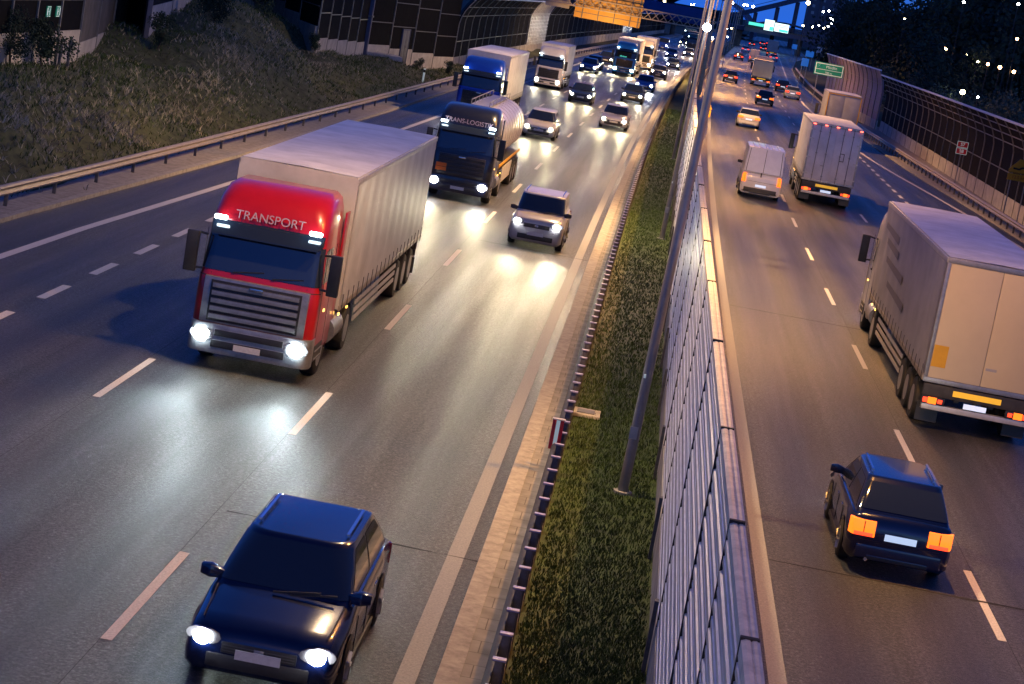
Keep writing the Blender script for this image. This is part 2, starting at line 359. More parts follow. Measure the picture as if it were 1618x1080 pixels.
# ------------------------------------------------------------------ guardrails
def guardrail(name, sf, Y0, Y1, step, label, side=1, hrail=.6, purple=False, maxp=100, rm='rail_steel'):
    t = empty(name, rp(sf(Y0), Y0, 0), 0, label, 'guardrail'); o = t.location
    b = MB(); prof = [(0,.155),(.05,.13),(.08,.08),(.05,.03),(.02,0),(.05,-.03),(.08,-.08),(.05,-.13),(0,-.155)]
    back = [(-.012,-.155),(-.012,.155)]
    b.loft([[rp(sf(y)+side*(px+.07), y, hrail+pz)-o for px, pz in prof+back] for y in ys(Y0, Y1, int((Y1-Y0)/4)+2)], rm)
    b.build('rail', t, smooth=60)
    y = Y0+.5; k = 0
    while y < Y1 and k < maxp:
        p = rp(sf(y), y, 0)-o; b = MB(); top = hrail+.28 if purple else hrail+.12
        b.box(p.x-.05,p.x+.05,p.y-.03,p.y+.03,-.1,top,'post_steel')
        if purple: b.box(p.x-.085,p.x+.085,p.y-.055,p.y+.055,top,top+.03,'post_cap_sky')
        else: b.box(p.x+side*.02,p.x+side*.075,p.y-.02,p.y+.02,hrail-.1,hrail+.1,'post_steel')
        b.build('post', t, bev=.006); y += step; k += 1
    if y < Y1:
        b = MB()
        while y < Y1:
            p = rp(sf(y), y, 0)-o; b.box(p.x-.05,p.x+.05,p.y-.03,p.y+.03,-.1,hrail+.15,'post_steel'); y += step
        tag(b.build('distant_posts', t), kind='stuff')
    return t
guardrail('guardrail', guardL, 30, 420, 4.0, 'long steel guardrail at the foot of the grassy embankment', 1, .58)
guardrail('guardrail', lambda y: -.66, 19.97, 300, 1.01, 'steel barrier of close posts between kerb paving and median grass', -1, .40, True, rm='chassis')
guardrail('guardrail', interp([(0,19.3),(102,18.6),(139,17.9),(186,16.6),(212,16.4),(232,16.4),(300,15.7),(400,15.3)]), 60, 400, 2.0, 'steel guardrail in front of the curved noise wall on the far right side', -1, .6)
# marker board on the barrier
t = empty('marker_board', gp(868,745), 0, 'small red and white striped marker board on the median barrier', 'road marker')
MB().box(-.02,.02,-.02,.02,0,.95,'post_steel').build('post', t)
b = MB(); b.box(-.10,.10,-.035,-.022,.42,.95,'sign_red'); b.box(-.035,.035,-.040,-.0352,.42,.95,'sign_white'); b.build('board', t)
MB().box(-.115,.115,-.06,.08,.955,.975,'cap_alu').build('cap', t, bev=.005)
# ------------------------------------------------------------------ central noise barrier (aluminium, horizontally ribbed)
t = empty('noise_barrier', rp(1.25,14,0), 0, 'tall ribbed aluminium noise barrier standing between the two carriageways', 'noise barrier')
o = t.location
jy = [7.5,10.6,13.65,16.9,20.75,26.34,32.1,37.7,43.8,49.6]
while jy[-1] < 175: jy.append(jy[-1]+5.8)
while jy[-1] < 330: jy.append(jy[-1]+9)
ribs = []
z = .62; k = 0
while z < 4.28:
    dd = (.020,.012,.022,.014)[k%4]; ww_ = (.085,.06,.10,.07)[k%4]; ribs += [(0,z),(-dd,z+.01),(-dd,z+ww_-.01),(0,z+ww_)]; z += ww_+(.05,.035,.06)[k%3]; k += 1
for i in range(len(jy)-1):
    a, c = jy[i]+.025, jy[i+1]-.025; xo = 1.2; b = MB(); jit = (i % 3)*.004
    if a < 175:
        L = [(xo-jit+px, pz) for px, pz in ribs]; Rr = [(xo+.07, pz) for px, pz in reversed([ribs[0], ribs[-1]])]
    else:
        L = [(xo,.62),(xo,4.3)]; Rr = [(xo+.07,4.3),(xo+.07,.62)]
    b.loft([[rp(px, yy, pz)-o for px, pz in L+Rr] for yy in (a, (a+c)/2, c)], 'panel_alu'); b.build('panel', t, smooth=0)
    b = MB(); st = .012*(i % 2)
    b.loft([[rp(px, yy, pz)-o for px, pz in ((xo-.025,4.30),(xo+.105,4.30),(xo+.105,4.40+st),(xo+.080,4.412+st),(xo+.056,4.410+st),(xo+.045,4.400+st),(xo+.034,4.410+st),(xo+.005,4.412+st),(xo-.025,4.40+st))] for yy in (a-.02, (a+c)/2, c+.03)], 'wall_cap')
    b.build('cap', t, smooth=0)
    b = MB(); b.loft([[rp(px, yy, pz)-o for px, pz in ((xo-.03,-.1),(xo+.14,-.1),(xo+.14,.6),(xo-.03,.6))] for yy in (a, c)], 'concrete'); b.build('plinth', t)
for y in jy[1:]:
    p = rp(1.2, y, 0)-o; b = MB(); b.box(p.x-.030,p.x+.10,p.y-.026,p.y+.026,-.1,4.432,'joint'); b.box(p.x-.11,p.x-.056,p.y-.07,p.y+.07,-.05,.95,'post_steel'); b.build('post', t)
# ------------------------------------------------------------------ noise walls
def noise_panel_strip(t, o, a, c, z0a, z0c, h, nseg, m='panel_dark', plinth=1.0, rails=(2.3,4.0), curve=0, side=1, lit=False, fm='frame', post_on=True, sl=True):
    a = Vector(a); c = Vector(c)
    for i in range(nseg):
        p = a.lerp(c, i/nseg); q = a.lerp(c, (i+1)/nseg); zp = z0a+(z0c-z0a)*i/nseg; zb = min(zp, z0a+(z0c-z0a)*(i+1)/nseg)-.3
        d = (q-p); d.z = 0; d.normalize(); n = Vector((d.y, -d.x, 0))*side
        zt = max(zp, z0a+(z0c-z0a)*(i+1)/nseg)
        def P(u, off, z): v = p.lerp(q, u); return Vector((v.x, v.y, 0)) + n*off + Vector((0,0,z)) - o
        if plinth:
            b = MB(); b.loft([[P(u,.09,zb-.5),P(u,-.09,zb-.5),P(u,-.09,zt+plinth),P(u,.09,zt+plinth)] for u in (.0,1.)], 'concrete'); b.build('plinth', t)
        b = MB(); zt2 = zt+plinth; H = zp*0+max(z0a,z0c)*0+zt+h
        prof = []; nz = 10
        hs = H-zt2
        rw = []
        for k in range(nz+1):
            z = zt2+hs*k/nz; off = 0
            if curve: 
                f = max(0, (z-(zt+h*.62))/(h*.38)); off = curve*f*f
            rw.append((off, z))
        fr = []; 
        for (off, z) in rw: fr.append((off+.05, z))
        bk = [(off-.05, z) for off, z in reversed(rw)]
        b.loft([[P(u, off, z) for off, z in fr+bk] for u in (.01,.99)], m); b.build('panel', t, smooth=30)
        # horizontal rails
        b = MB()
        for rz in rails:
            z = zt+rz; off = 0
            if curve: f = max(0,(z-(zt+h*.62))/(h*.38)); off = curve*f*f
            b.obox(P(.0,off+.07,z), P(1.,off+.07,z), .05, .06, fm)
        off = curve; b.obox(P(0,off+.0,zt+h+.05), P(1,off+.0,zt+h+.05), .16, .12, 'coping'); b.build('rail', t)
        if post_on:
            b = MB(); last = None
            for (off, z) in [(0, zb-.3)]+rw:
                v = P(0, off+.075, z)
                if last is not None: b.obox(last, v, .075, .12, fm, up=(d.x,d.y,0))
                last = v
            b.build('post', t)
# wall pieces on the embankment
labels = ['dark noise wall with two exit signs at the top left corner','timber clad side panel of the noise wall beside the exit sign wall',None,'dark noise wall with white plinth left of the grassy hump','dark noise wall mostly hidden behind the hump crest','dark noise wall stepping down right of the grassy hump','narrow panelled noise wall receding to the blue steel post','dark noise wall with the grey metal door']
segn = [4,3,0,3,3,3,5,4]
for i, lb in enumerate(labels):
    if not lb: continue
    p, q = WP[i], WP[i+1]; t = empty('noise_wall', p, 0, lb, 'noise wall')
    noise_panel_strip(t, Vector(p), p, q, p.z, q.z, 6.2, segn[i], 'panel_dark' if i != 1 else 'concrete_dark', plinth=(1.1,.5,0,1.2,1.2,1.1,.75,.7)[i], side=1)
# exit signs
def wall_pt(i, u, z, off=.08):
    p, q = WP[i], WP[i+1]; v = p.lerp(q, u); d = (q-p); d.z = 0; d.normalize(); n = Vector((d.y,-d.x,0)); return Vector((v.x,v.y,z))+n*off, math.atan2(d.y,d.x)
for k, (px, lb) in enumerate(((58,'left green emergency exit sign on the dark noise wall'),(74,'right green emergency exit sign on the dark noise wall'))):
    u = (px+40)/158*.98; p0, ang = wall_pt(0, u, 4.05, .1)
    t = empty('exit_sign', p0, ang, lb, 'exit sign', 'emergency exit signs on the noise wall')
    MB().box(-.24,.24,-.02,.02,-.2,.2,'sign_green_glow').build('board', t)
    b = MB(); s = 1 if k == 0 else -1
    b.box(-s*.2-.05,-s*.2+.05,-.026,-.0205,-.14,.14,'sign_white'); b.box(-.08,.02,-.026,-.0205,-.02,.03,'sign_white'); b.box(s*.10-.035,s*.10+.035,-.026,-.0205,-.13,.12,'sign_white'); b.box(-.2,.2,-.026,-.0205,.165,.19,'sign_white'); b.box(-.2,.2,-.026,-.0205,-.19,-.165,'sign_white'); b.build('pictogram', t)
# recessed dark door between wall pieces
p, q = WP[2], WP[3]; mid = (p+q)/2; 
t = empty('steel_door', mid, math.atan2((q-p).y,(q-p).x), 'dark blue steel door recess between two noise wall pieces', 'door')
Lw = (Vector((p.x,p.y,0))-Vector((q.x,q.y,0))).length
MB().box(-Lw/2,Lw/2,.0,.1,-.6,6,'panel_dark').build('leaf', t)
b = MB(); b.box(-Lw/2-.1,-Lw/2+.15,-.1,.12,-.8,6.2,'bridge_blue'); b.box(Lw/2-.5,Lw/2+.1,-.1,.12,-.8,6.2,'bridge_blue'); b.build('frame', t, bev=.01)
# grey door in the facing wall
p0, ang = wall_pt(7, .40, (WP[7].z+WP[8].z)/2+.1, .12)
t = empty('steel_door', p0, ang, 'grey double leaf metal door at the bottom of the noise wall', 'door')
for sx in (-1,1): MB().box(min(0,sx*.75)+.02,max(0,sx*.75)-.02,-.03,.03,-.3,2.2,'frame').build('door_leaf', t, bev=.01)
b = MB(); b.box(-.85,-.76,-.05,.05,-.3,2.3,'bridge_blue'); b.box(.76,.85,-.05,.05,-.3,2.3,'bridge_blue'); b.box(-.75,.75,-.05,.05,2.21,2.3,'bridge_blue'); b.build('door_frame', t)
MB().box(.08,.12,-.07,-.031,.9,1.1,'chrome').build('handle', t)
p0 = WP[7]; t = empty('steel_post', p0, 0, 'thick blue steel post at the corner of two noise walls', 'post')
MB().box(-.3,.3,-.25,.25,-.5,6.5,'bridge_blue').build('column', t, bev=.02); MB().box(-.36,.36,-.3,.3,2.6,2.72,'frame').build('collar', t)
# long wall along the left carriageway: three stretches
def road_wall(label, sf, Y0, Y1, step, h, m='panel_dark', curve=1.0, side=1, **kw):
    t = empty('noise_wall', rp(sf(Y0), Y0, 0), 0, label, 'noise wall'); o = Vector(t.location); y = Y0
    while y < Y1-.1:
        y2 = min(Y1, y+step); noise_panel_strip(t, o, rp(sf(y),y,0), rp(sf(y2),y2,0), 0, 0, h, 1, m, curve=curve, side=side, **kw); y = y2
    return t
wl = WP[8]; 
road_wall('curved dark noise wall along the left carriageway behind the blue truck', lambda y: wallL(y) if y > 170 else wl.x-D(y)+(wallL(170)-(wl.x-D(wl.y)))*(y-wl.y)/(170-wl.y+1e-6), wl.y, 240, 5.5, 5.9, plinth=.9, rails=(2.2,4.3,5.1))
road_wall('curved dark noise wall with upper rails left beyond the clear section', wallL, 264, 420, 8, 5.7, plinth=.9, rails=(1.6,4.3))
t = road_wall('clear acrylic gridded section of the left noise wall', wallL, 240, 264, 2, 5.9, 'acrylic', plinth=.8, rails=(1.2,1.6,2.0,2.4,2.8,3.2,3.6,4.0,4.4), fm='cap_alu')
t = road_wall('distant clear louvred section of the left noise wall beyond the gantry', wallL, 420, 450, 10, 6, 'acrylic', plinth=.8, rails=(1.2,1.8,2.4,3.0,3.6,4.2,4.8,5.4), fm='cap_alu')
road_wall('far dark noise wall continuing left toward the bridge', wallL, 450, 600, 25, 5, plinth=.6, rails=(2,))
# right wall
wr = interp([(0,20.4),(117,20.2),(160,19.9),(212,19.1)])
t = road_wall('long curved dark noise wall on the right with light rails', wr, 84, 204, 4.0, 5.2, curve=-.9*-1, side=-1, plinth=1.0, rails=(2.3,3.9,4.4,4.85))
wr2 = lambda y: float(np.interp(y, [204,230,250,275], [18.9,17.9,17.2,16.2]))
t = road_wall('purple glazed noise wall section beside the green direction sign', wr2, 205, 268, 4.5, 5.6, 'purple_panel', curve=.6, side=-1, plinth=.9, rails=(1.6,2.6,3.5,4.3))
ribbon('verge', lambda y: kerbR(y)+.2, lambda y: 40, 205, 900, -.06, 'soil')
# small light marks on the right wall
#@@PART2
#================================================================== LIGHTS OF THE PLACE
def spot(name, parent, loc, direction, energy, col, size=120, blend=.6, radius=.12):
    l = bpy.data.lights.new(name, 'SPOT'); l.energy = energy; l.color = col; l.spot_size = R(size); l.spot_blend = blend; l.shadow_soft_size = radius
    o = bpy.data.objects.new(name, l); scene.collection.objects.link(o); o.parent = parent; o.location = loc
    o.rotation_euler = Vector(direction).to_track_quat('-Z', 'Y').to_euler(); return o
LIT = {-1:.7, 0:.65, 1:1.5, 2:.9, 3:1.1, 5:1.8, 6:.9, 8:1.0, 9:.7}
for k in range(-1, 15):
    Y = 36.13+41*k; s = .57 if k == 0 else .82 - .0*k; p = rp(s, Y, -.05); 
    names = {0:'nearest street lamp pole in the median grass beside the ribbed barrier', 1:'second street lamp pole rising from the median grass', 2:'third street lamp pole of the median row'}
    t = empty('street_lamp', p, 0, names.get(k, 'slender double arm lamp pole far along the median row' if k > 2 else 'double arm lamp pole behind the viewpoint'), 'street lamp', 'street lamps along the median')
    H = 12.2; tx, ty = .022*H, 0
    b = MB(); b.cyl((0,0,0), (tx,0,H), .093, 'pole', .062, n=20); b.cyl((0,0,0),(0.001,0,.04),.17,'concrete'); b.build('column', t)
    if k in (0,1): MB().box(-.075,.065,-.099,-.090,1.0,1.22,'cap_alu').build('door_plate', t); MB().box(-.02,.02,-.1,-.088,2.1,2.17,'sign_white').build('sticker', t)
    for sd in (-1, 1):
        b = MB(); b.cyl((tx,0,H-.05),(tx+sd*.9,0,H+.45),.045,'pole',.035,n=8); b.cyl((tx+sd*.9,0,H+.45),(tx+sd*2.3,0,H+.55),.035,'pole',.03,n=8); b.build('arm', t)
        b = MB(); b.loft([[(tx+sd*(2.2+u*.75),wy*.15*ww,H+.53+dz) for wy,dz in ((-1,0),(-.8,.09),(.8,.09),(1,0))] for u,ww in ((0,.4),(.3,1),(.8,1),(1,.5))], 'frame'); hd = b.build('lamp_head', t)
        if k in LIT: MB().box(tx+sd*2.35 if sd>0 else tx-2.85,tx+sd*2.85 if sd>0 else tx-2.35,-.09,.09,H+.50,H+.526,'luminaire').build('lens', hd)
        if k in LIT: spot('lamp_light', t, (tx+sd*2.6,0,H+.46), (sd*.10,0,-1), LAMP_W*LIT[k]*(1.15 if sd > 0 else 1), (1.0,.43,.085) if sd > 0 else LAMP_COL, 150, .35, .16)
#================================================================== VEHICLES
def wheel(t, x, y, r, wd, sd, big=False):
    b = MB(); x0, x1 = (x-wd/2, x+wd/2)
    xs = [x0, x0+wd*.12, x1-wd*.12, x1]; rs = [r*.93, r, r, r*.93]; n = 28
    b.loft([[(xx, y+math.cos(2*PI*i/n)*rr, r+math.sin(2*PI*i/n)*rr) for i in range(n)] for xx, rr in zip(xs, rs)], 'tyre'); wo = b.build('wheel', t, smooth=50)
    b = MB(); xf = x+sd*(wd/2+.004); rr = r*.62
    if big:
        xi = x+sd*(wd/2-.10); prof = [(xf, rr), (xf-sd*.02, rr*.9), (xi, rr*.78), (xi, rr*.42), (xf-sd*.03, rr*.36), (xf-sd*.02, .01)]
    else: prof = [(xf, rr), (xf+sd*.004, rr*.92), (xf-sd*.03, rr*.88), (xf-sd*.02, rr*.3), (xf, rr*.2), (xf, .005)]
    b.loft([[(xx, y+math.cos(2*PI*i/20)*q, r+math.sin(2*PI*i/20)*q) for i in range(20)] for xx, q in prof], 'rim')
    if not big:
        for a in range(5):
            an = a*2*PI/5; b.obox((xf+sd*.003, y, r), (xf+sd*.003, y+math.cos(an)*rr*.92, r+math.sin(an)*rr*.92), .07, .014, 'rim')
    b.build('rim', wo, smooth=40)
def headlamp(t, x, y, z, m, e, wdt=.30, hgt=.15, col=(1,1,1), sx=1, spots=True, r=.07):
    b = MB(); n = 12
    b.loft([[(x+math.cos(2*PI*i/n)*wdt/2*k, y+dy+abs(math.cos(2*PI*i/n))*.0+ (sx*math.cos(2*PI*i/n)>0)*.06, z+math.sin(2*PI*i/n)*hgt/2*k) for i in range(n)] for k, dy in ((1.25,.03),(1.25,-.012),(1.0,-.016))], 'lamp_housing'); o = b.build('headlight', t)
    b = MB(); b.loft([[(x+math.cos(2*PI*i/n)*r*k*1.15, y-.03+dy, z+math.sin(2*PI*i/n)*r*k) for i in range(n)] for k, dy in ((1,.02),(1,-.01),(.6,-.02))], m); b.build('bulb', o)
    if spots and e: spot('beam', t, (x, y-.10, z), (sx*.03,-1,-.035), e, col, 42, 1.0, .09)
def rring(hw, y0, y1, z, r, n=5, r2=None):
    """rounded rectangle ring in plan at height z; front (y0) corners radius r, rear radius r2"""
    r2 = .05 if r2 is None else r2; pts = []
    for cx, cyy, rr, a0 in ((hw-r, y0+r, r, -90), (hw-r2, y1-r2, r2, 0), (-hw+r2, y1-r2, r2, 90), (-hw+r, y0+r, r, 180)):
        for i in range(n+1):
            a = R(a0+90*i/n); pts.append((cx+rr*math.cos(a), cyy+rr*math.sin(a), z))
    return pts
CARN = [0]
def make_car(name, label, cat, col, s, Y, toward=True, kind='hatch', head='head_warm', hcol=(1,.9,.62), e=1.0, L=4.3, W=1.78, H=1.47, group=None, tail=True, x=None, rough=.28, plate=True, rails=False):
    """front of the car at local -Y; origin on the ground at mid length"""
    CARN[0] += 1
    p = rp(s, Y); p.z = 0
    if x is not None: p.x = x
    ang = -math.atan(Dp(Y)); t = empty(name, p, ang if toward else ang+PI, label, cat, group)
    pm = 'paint_%02d' % CARN[0]; paint(pm, col, rough, .30 if sum(col) < .9 else .0)
    y0 = -L/2; hw = W/2
    P = dict(hatch=(.235,.40,.80,.965,.70,.93,.97), sedan=(.255,.41,.70,.86,.68,.90,.93), estate=(.235,.39,.88,.985,.70,.92,.95), suv=(.21,.34,.86,.975,.90,1.06,1.08), van=(.16,.30,.97,.995,.95,1.15,1.2))[kind]
    cw, rf, rrf, rb, nose, belt, deck = P
    if kind == 'van': belt = 1.28
    # lower body
    st = [(0,.86,nose-.16,nose-.10,.30),(.008,.90,nose-.04,nose,.24),(.03,.955,nose+.02,nose+.07,.20),(.09,.985,nose+.07,nose+.13,.19),(.16,1,nose+.11,nose+.17,.19),(cw,1,belt-.03,belt+.01,.19),(rf,1,belt,belt+.02,.19),((rf+rrf)/2,1,belt+.01,belt+.03,.19),(rrf,.995,belt+.02,belt+.04,.19),(max(rb,.86),.985,deck-.02,deck+.02,.21),(.975,.95,deck-.04,deck,.24),(.992,.92,deck-.12,deck-.07,.28),(1,.88,deck-.25,deck-.2,.34)]
    rings = []
    for f, wf, zs, zt, zb in st:
        y = y0+L*f; h = hw*wf; zm = zb+(zs-zb)*.45
        half = [(0,zb),(h*.88,zb),(h*.985,zb+.08),(h*1.0,zm),(h*.985,zs-.12),(h*.93,zs-.01),(h*.80,zt-.012),(h*.4,zt),(0,zt+.005)]
        rings.append([(a,y,z) for a,z in half] + [(-a,y,z) for a,z in reversed(half[1:-1])])
    b = MB(); b.loft(rings, pm); body = b.build('body', t, smooth=50)
    # cabin
    hb = hw*.90; hr = hw*.70 if kind not in ('van','suv') else hw*.80
    if kind == 'van': hb = hw*.97; hr = hw*.90
    def cab(zf, grow=0):      # ring at height fraction
        z = belt-.02+(H-belt+.02)*zf; ya = y0+L*(cw+(rf-cw)*zf)-grow; yb = y0+L*(rb-(rb-rrf)*(zf**1.3))+grow; h = hb+(hr-hb)*zf**1.25+grow
        return rring(h, ya, yb, z, .16*(1+zf), 5, .12 if kind != 'van' else .06)
    rg = [cab(zf) for zf in (0,.25,.5,.75,.93)]
    z = H-.01; last = [(a*.93, y0+L*(rf+rrf)/2+(yy-(y0+L*(rf+rrf)/2))*.95, z) for a, yy, _ in cab(.97)]
    rg.append(cab(.975)); rg.append(last)
    b = MB(); b.loft(rg, pm); b.build('cabin', t, smooth=60)
    # glass patches: ring index: front corner R 0-5, rear corner R 6-11, rear L 12-17, front L 18-23
    def patch(nm, idx, fa, fb, m='glass_dark', g=.007):
        b = MB(); b.loft([[cab(f, g)[i % 24] for i in idx] for f in np.linspace(fa, fb, 5)], m, closed=False); return b.build(nm, t, smooth=60)
    patch('windshield', [19,20,21,22,23,0,1,2,3,4][0:10], .12, .90)
    if kind != 'van' or not toward: 
        if kind != 'van': patch('rear_window', [7,8,9,10,11,12,13,14,15,16][1:9], .22, .86)
    for sd in (0,1):
        base = [5,6] if sd == 0 else [17,18]
        def side(fa, fb, u0, u1, nm):
            b = MB(); rows = []
            for f in np.linspace(fa, fb, 4):
                r_ = cab(f, .006); A, B = Vector(r_[base[0]]), Vector(r_[base[1]]); 
                if sd: A, B = B, A
                rows.append([A.lerp(B, u0), A.lerp(B, u1)])
            b.loft(rows, 'glass_dark', closed=False); b.build(nm, t, smooth=0)
        if kind == 'van': side(.10,.80,.01,.22,'side_window')
        else: side(.12,.84,.02,.45,'side_window'); side(.12,.84,.50,.96,'side_window')
    if kind == 'van':
        for u0, u1, nm_ in ((.494,.506,'door_seam'),(.03,.045,'door_seam'),(.955,.97,'door_seam')):
            b = MB(); rows = []
            for f in np.linspace(0.0,.93,6): r_ = cab(f,.005); A, B = Vector(r_[11]), Vector(r_[12]); rows.append([A.lerp(B,u0), A.lerp(B,u1)])
            b.loft(rows, 'joint', closed=False); b.build(nm_, t, smooth=0)
        for k in range(5): MB().box(-.66+k*.3,-.56+k*.3,y0+L*.36,y0+L*.95,H-.012,H+.018,pm).build('roof_rib', t, bev=.008)
        MB().box(.04,.09,y0+L-.06,y0+L+.03,1.05,1.25,'plastic_black').build('handle', t, bev=.008)
    # arches, wheels, sills
    r = .315 if kind != 'suv' else .34
    for f in (.185 if kind != 'van' else .16, .79):
        for sd in (-1,1):
            yy = y0+L*f; b = MB(); n = 16; ar = r+.065
            b.loft([[(sd*(hw-.05), yy, r)]*(n+1), [(sd*(hw*1.0+.004), yy+math.cos(PI*i/n)*ar, max(.19, r+math.sin(PI*i/n)*ar)) for i in range(n+1)]], 'plastic_black', closed=False); b.build('wheel_arch', body, smooth=0)
            wheel(t, sd*(hw-.095), yy, r, .21, sd)
    b = MB()
    for sd in (-1,1): b.box(sd*hw-.012,sd*hw+.012,y0+L*.30,y0+L*.68,.19,.27,'plastic_black')
    b.build('sill', t)
    for sd in (-1,1):                                   # mirrors, handles, door seams
        ym = y0+L*(cw+.055); b = MB(); b.loft([[(sd*(hb-.10),ym-.02,belt-.0),(sd*(hb-.10),ym+.06,belt-.0),(sd*(hb-.10),ym+.06,belt+.09),(sd*(hb-.10),ym-.02,belt+.09)],[(sd*(hb+.10),ym-.08,belt-.0),(sd*(hb+.10),ym+.05,belt-.0),(sd*(hb+.10),ym+.05,belt+.16),(sd*(hb+.10),ym-.06,belt+.15)],[(sd*(hb+.22),ym-.03,belt+.02),(sd*(hb+.22),ym+.05,belt+.02),(sd*(hb+.22),ym+.05,belt+.14),(sd*(hb+.22),ym-.02,belt+.13)]], 'plastic_black' if CARN[0]%3 == 0 else pm); b.build('mirror', t, bev=.015)
        b = MB()
        for f in (.44, .63): b.box(sd*(hw*.985)-.012, sd*(hw*.985)+.014, y0+L*f, y0+L*(f+.035), belt-.20, belt-.165, 'chrome')
        b.build('door_handle', t, bev=.004)
        b = MB()
        for f in (.31,.50,.70): b.box(sd*hw-.006, sd*hw+.0035, y0+L*f, y0+L*f+.012, .30, belt-.16, 'joint')
        b.build('door_seam', body)
    # front
    b = MB(); zc = nose-.20
    b.box(-hw*.48,hw*.48,y0-.012,y0+.1,zc-.02,zc+.11,'plastic_black')
    for i in range(3): b.box(-hw*.46,hw*.46,y0-.02,y0-.012,zc+.005+i*.032,zc+.015+i*.032,'chrome')
    b.box(-.06,.06,y0-.028,y0-.02,zc+.015,zc+.09,'chrome'); b.build('grille', t, bev=.004)
    b = MB(); b.loft([[(-hw*k,yy,z) for z in (.30,.46)] + [(hw*k,yy,z) for z in (.46,.30)] for k, yy in ((.86,y0+.10),(.62,y0-.018))][::-1], 'plastic_black'); b.build('lower_intake', t, bev=.01)
    if plate: MB().box(-.26,.26,y0-.045,y0-.03,.44,.55,'plate').build('number_plate', t)
    # bonnet seams
    b = MB(); 
    for sd in (-1,1): b.obox((sd*hw*.80,y0+L*.05,nose+.09),(sd*hw*.84,y0+L*cw,belt+.003),.012,.008,'joint')
    b.build('bonnet_seam', body)
    b = MB()
    for sd in (-1,1): b.obox((sd*.1,y0+L*cw-.02,belt+.035),(sd*.1+.55,y0+L*cw+.05,belt+.10),.02,.02,'plastic_black')
    b.build('wiper', t)
    if rails or kind == 'suv':
        for sd in (-1,1): b = MB(); b.obox((sd*hr*.86,y0+L*(rf+.06),H+.035),(sd*hr*.86,y0+L*(rrf-.05),H+.035),.035,.03,'chrome'); b.box(sd*hr*.86-.015,sd*hr*.86+.015,y0+L*(rf+.08),y0+L*(rf+.1),H-.03,H+.03,'chrome'); b.box(sd*hr*.86-.015,sd*hr*.86+.015,y0+L*(rrf-.09),y0+L*(rrf-.07),H-.03,H+.03,'chrome'); b.build('roof_rail', t)
    hz = nose-.07
    for sd in (-1,1):
        if toward: headlamp(t, sd*hw*.73, y0+.005, hz, head, HEAD_W*e, .34, .15, hcol, sd, True, .09)
        else: headlamp(t, sd*hw*.73, y0+.005, hz, 'head_white', HEAD_W*.8 if Y < 180 else 0, .34, .15, (1,.93,.78), sd, Y < 180, .08)
    # rear
    y1 = y0+L
    for sd in (-1,1):
        b = MB(); zt = deck-.07 if kind != 'van' else 1.15; x0 = hw*.50 if kind not in ('van','suv','estate') else hw*.78
        hgt = (.27 if rails else .19) if kind not in ('van','suv','estate') else .42
        lm = ('tail_orange' if tail == 'o' else 'tail_red') if (tail and not toward) else 'tail_lens'
        b.loft([[(sd*x0,y1-.10,zt-hgt),(sd*hw*.985,y1-.16,zt-hgt),(sd*hw*.985,y1-.16,zt),(sd*x0,y1-.10,zt)],[(sd*x0,y1+.04,zt-hgt+.01),(sd*hw*.93,y1+.022,zt-hgt+.01),(sd*hw*.94,y1-.01,zt-.01),(sd*x0,y1+.018,zt-.01)]], lm); tl = b.build('tail_light', t, bev=.008)
        xm = (x0+hw*.93)/2; b = MB(); b.box(sd*xm-.006,sd*xm+.006,y1-.02,y1+.044,zt-hgt+.02,zt-.02,'plastic_black'); b.build('lens_seam', tl)
        if rails and not toward: MB().box(sd*(x0+hw*.93)/2-.155,sd*(x0+hw*.93)/2+.155,y1+.0,y1+.048,zt-hgt+.012,zt-hgt+.07,'tail_red').build('lens', tl, bev=.006)
    zb2 = deck-.30 if kind != 'van' else .62
    MB().box(-.26,.26,y1-.02,y1+.008,zb2-.06,zb2+.05,'plate_lit' if not toward else 'plate').build('number_plate', t)
    b = MB(); b.loft([[(-hw*k,yy,z) for z in (.28,.50)] + [(hw*k,yy,z) for z in (.50,.28)] for k, yy in ((.90,y1-.14),(.80,y1+.018))], pm if kind != 'van' else 'plastic_black'); b.box(-.5,.5,y1-.03,y1+.025,.26,.34,'plastic_black'); b.build('rear_bumper', t, bev=.012)
    b = MB(); b.box(-hw*.75,hw*.75,y1-.02,y1+.004,deck-.40,deck-.39,'joint'); b.build('boot_seam', body)
    b = MB(); b.cyl((0.5,y1-.1,.26),(.5,y1+.03,.26),.03,'chrome'); b.build('exhaust', t)
    return t
def slab(b, pts, x0, x1, m): b.loft([[(x0,y,z) for y,z in pts],[(x1,y,z) for y,z in pts]], m)
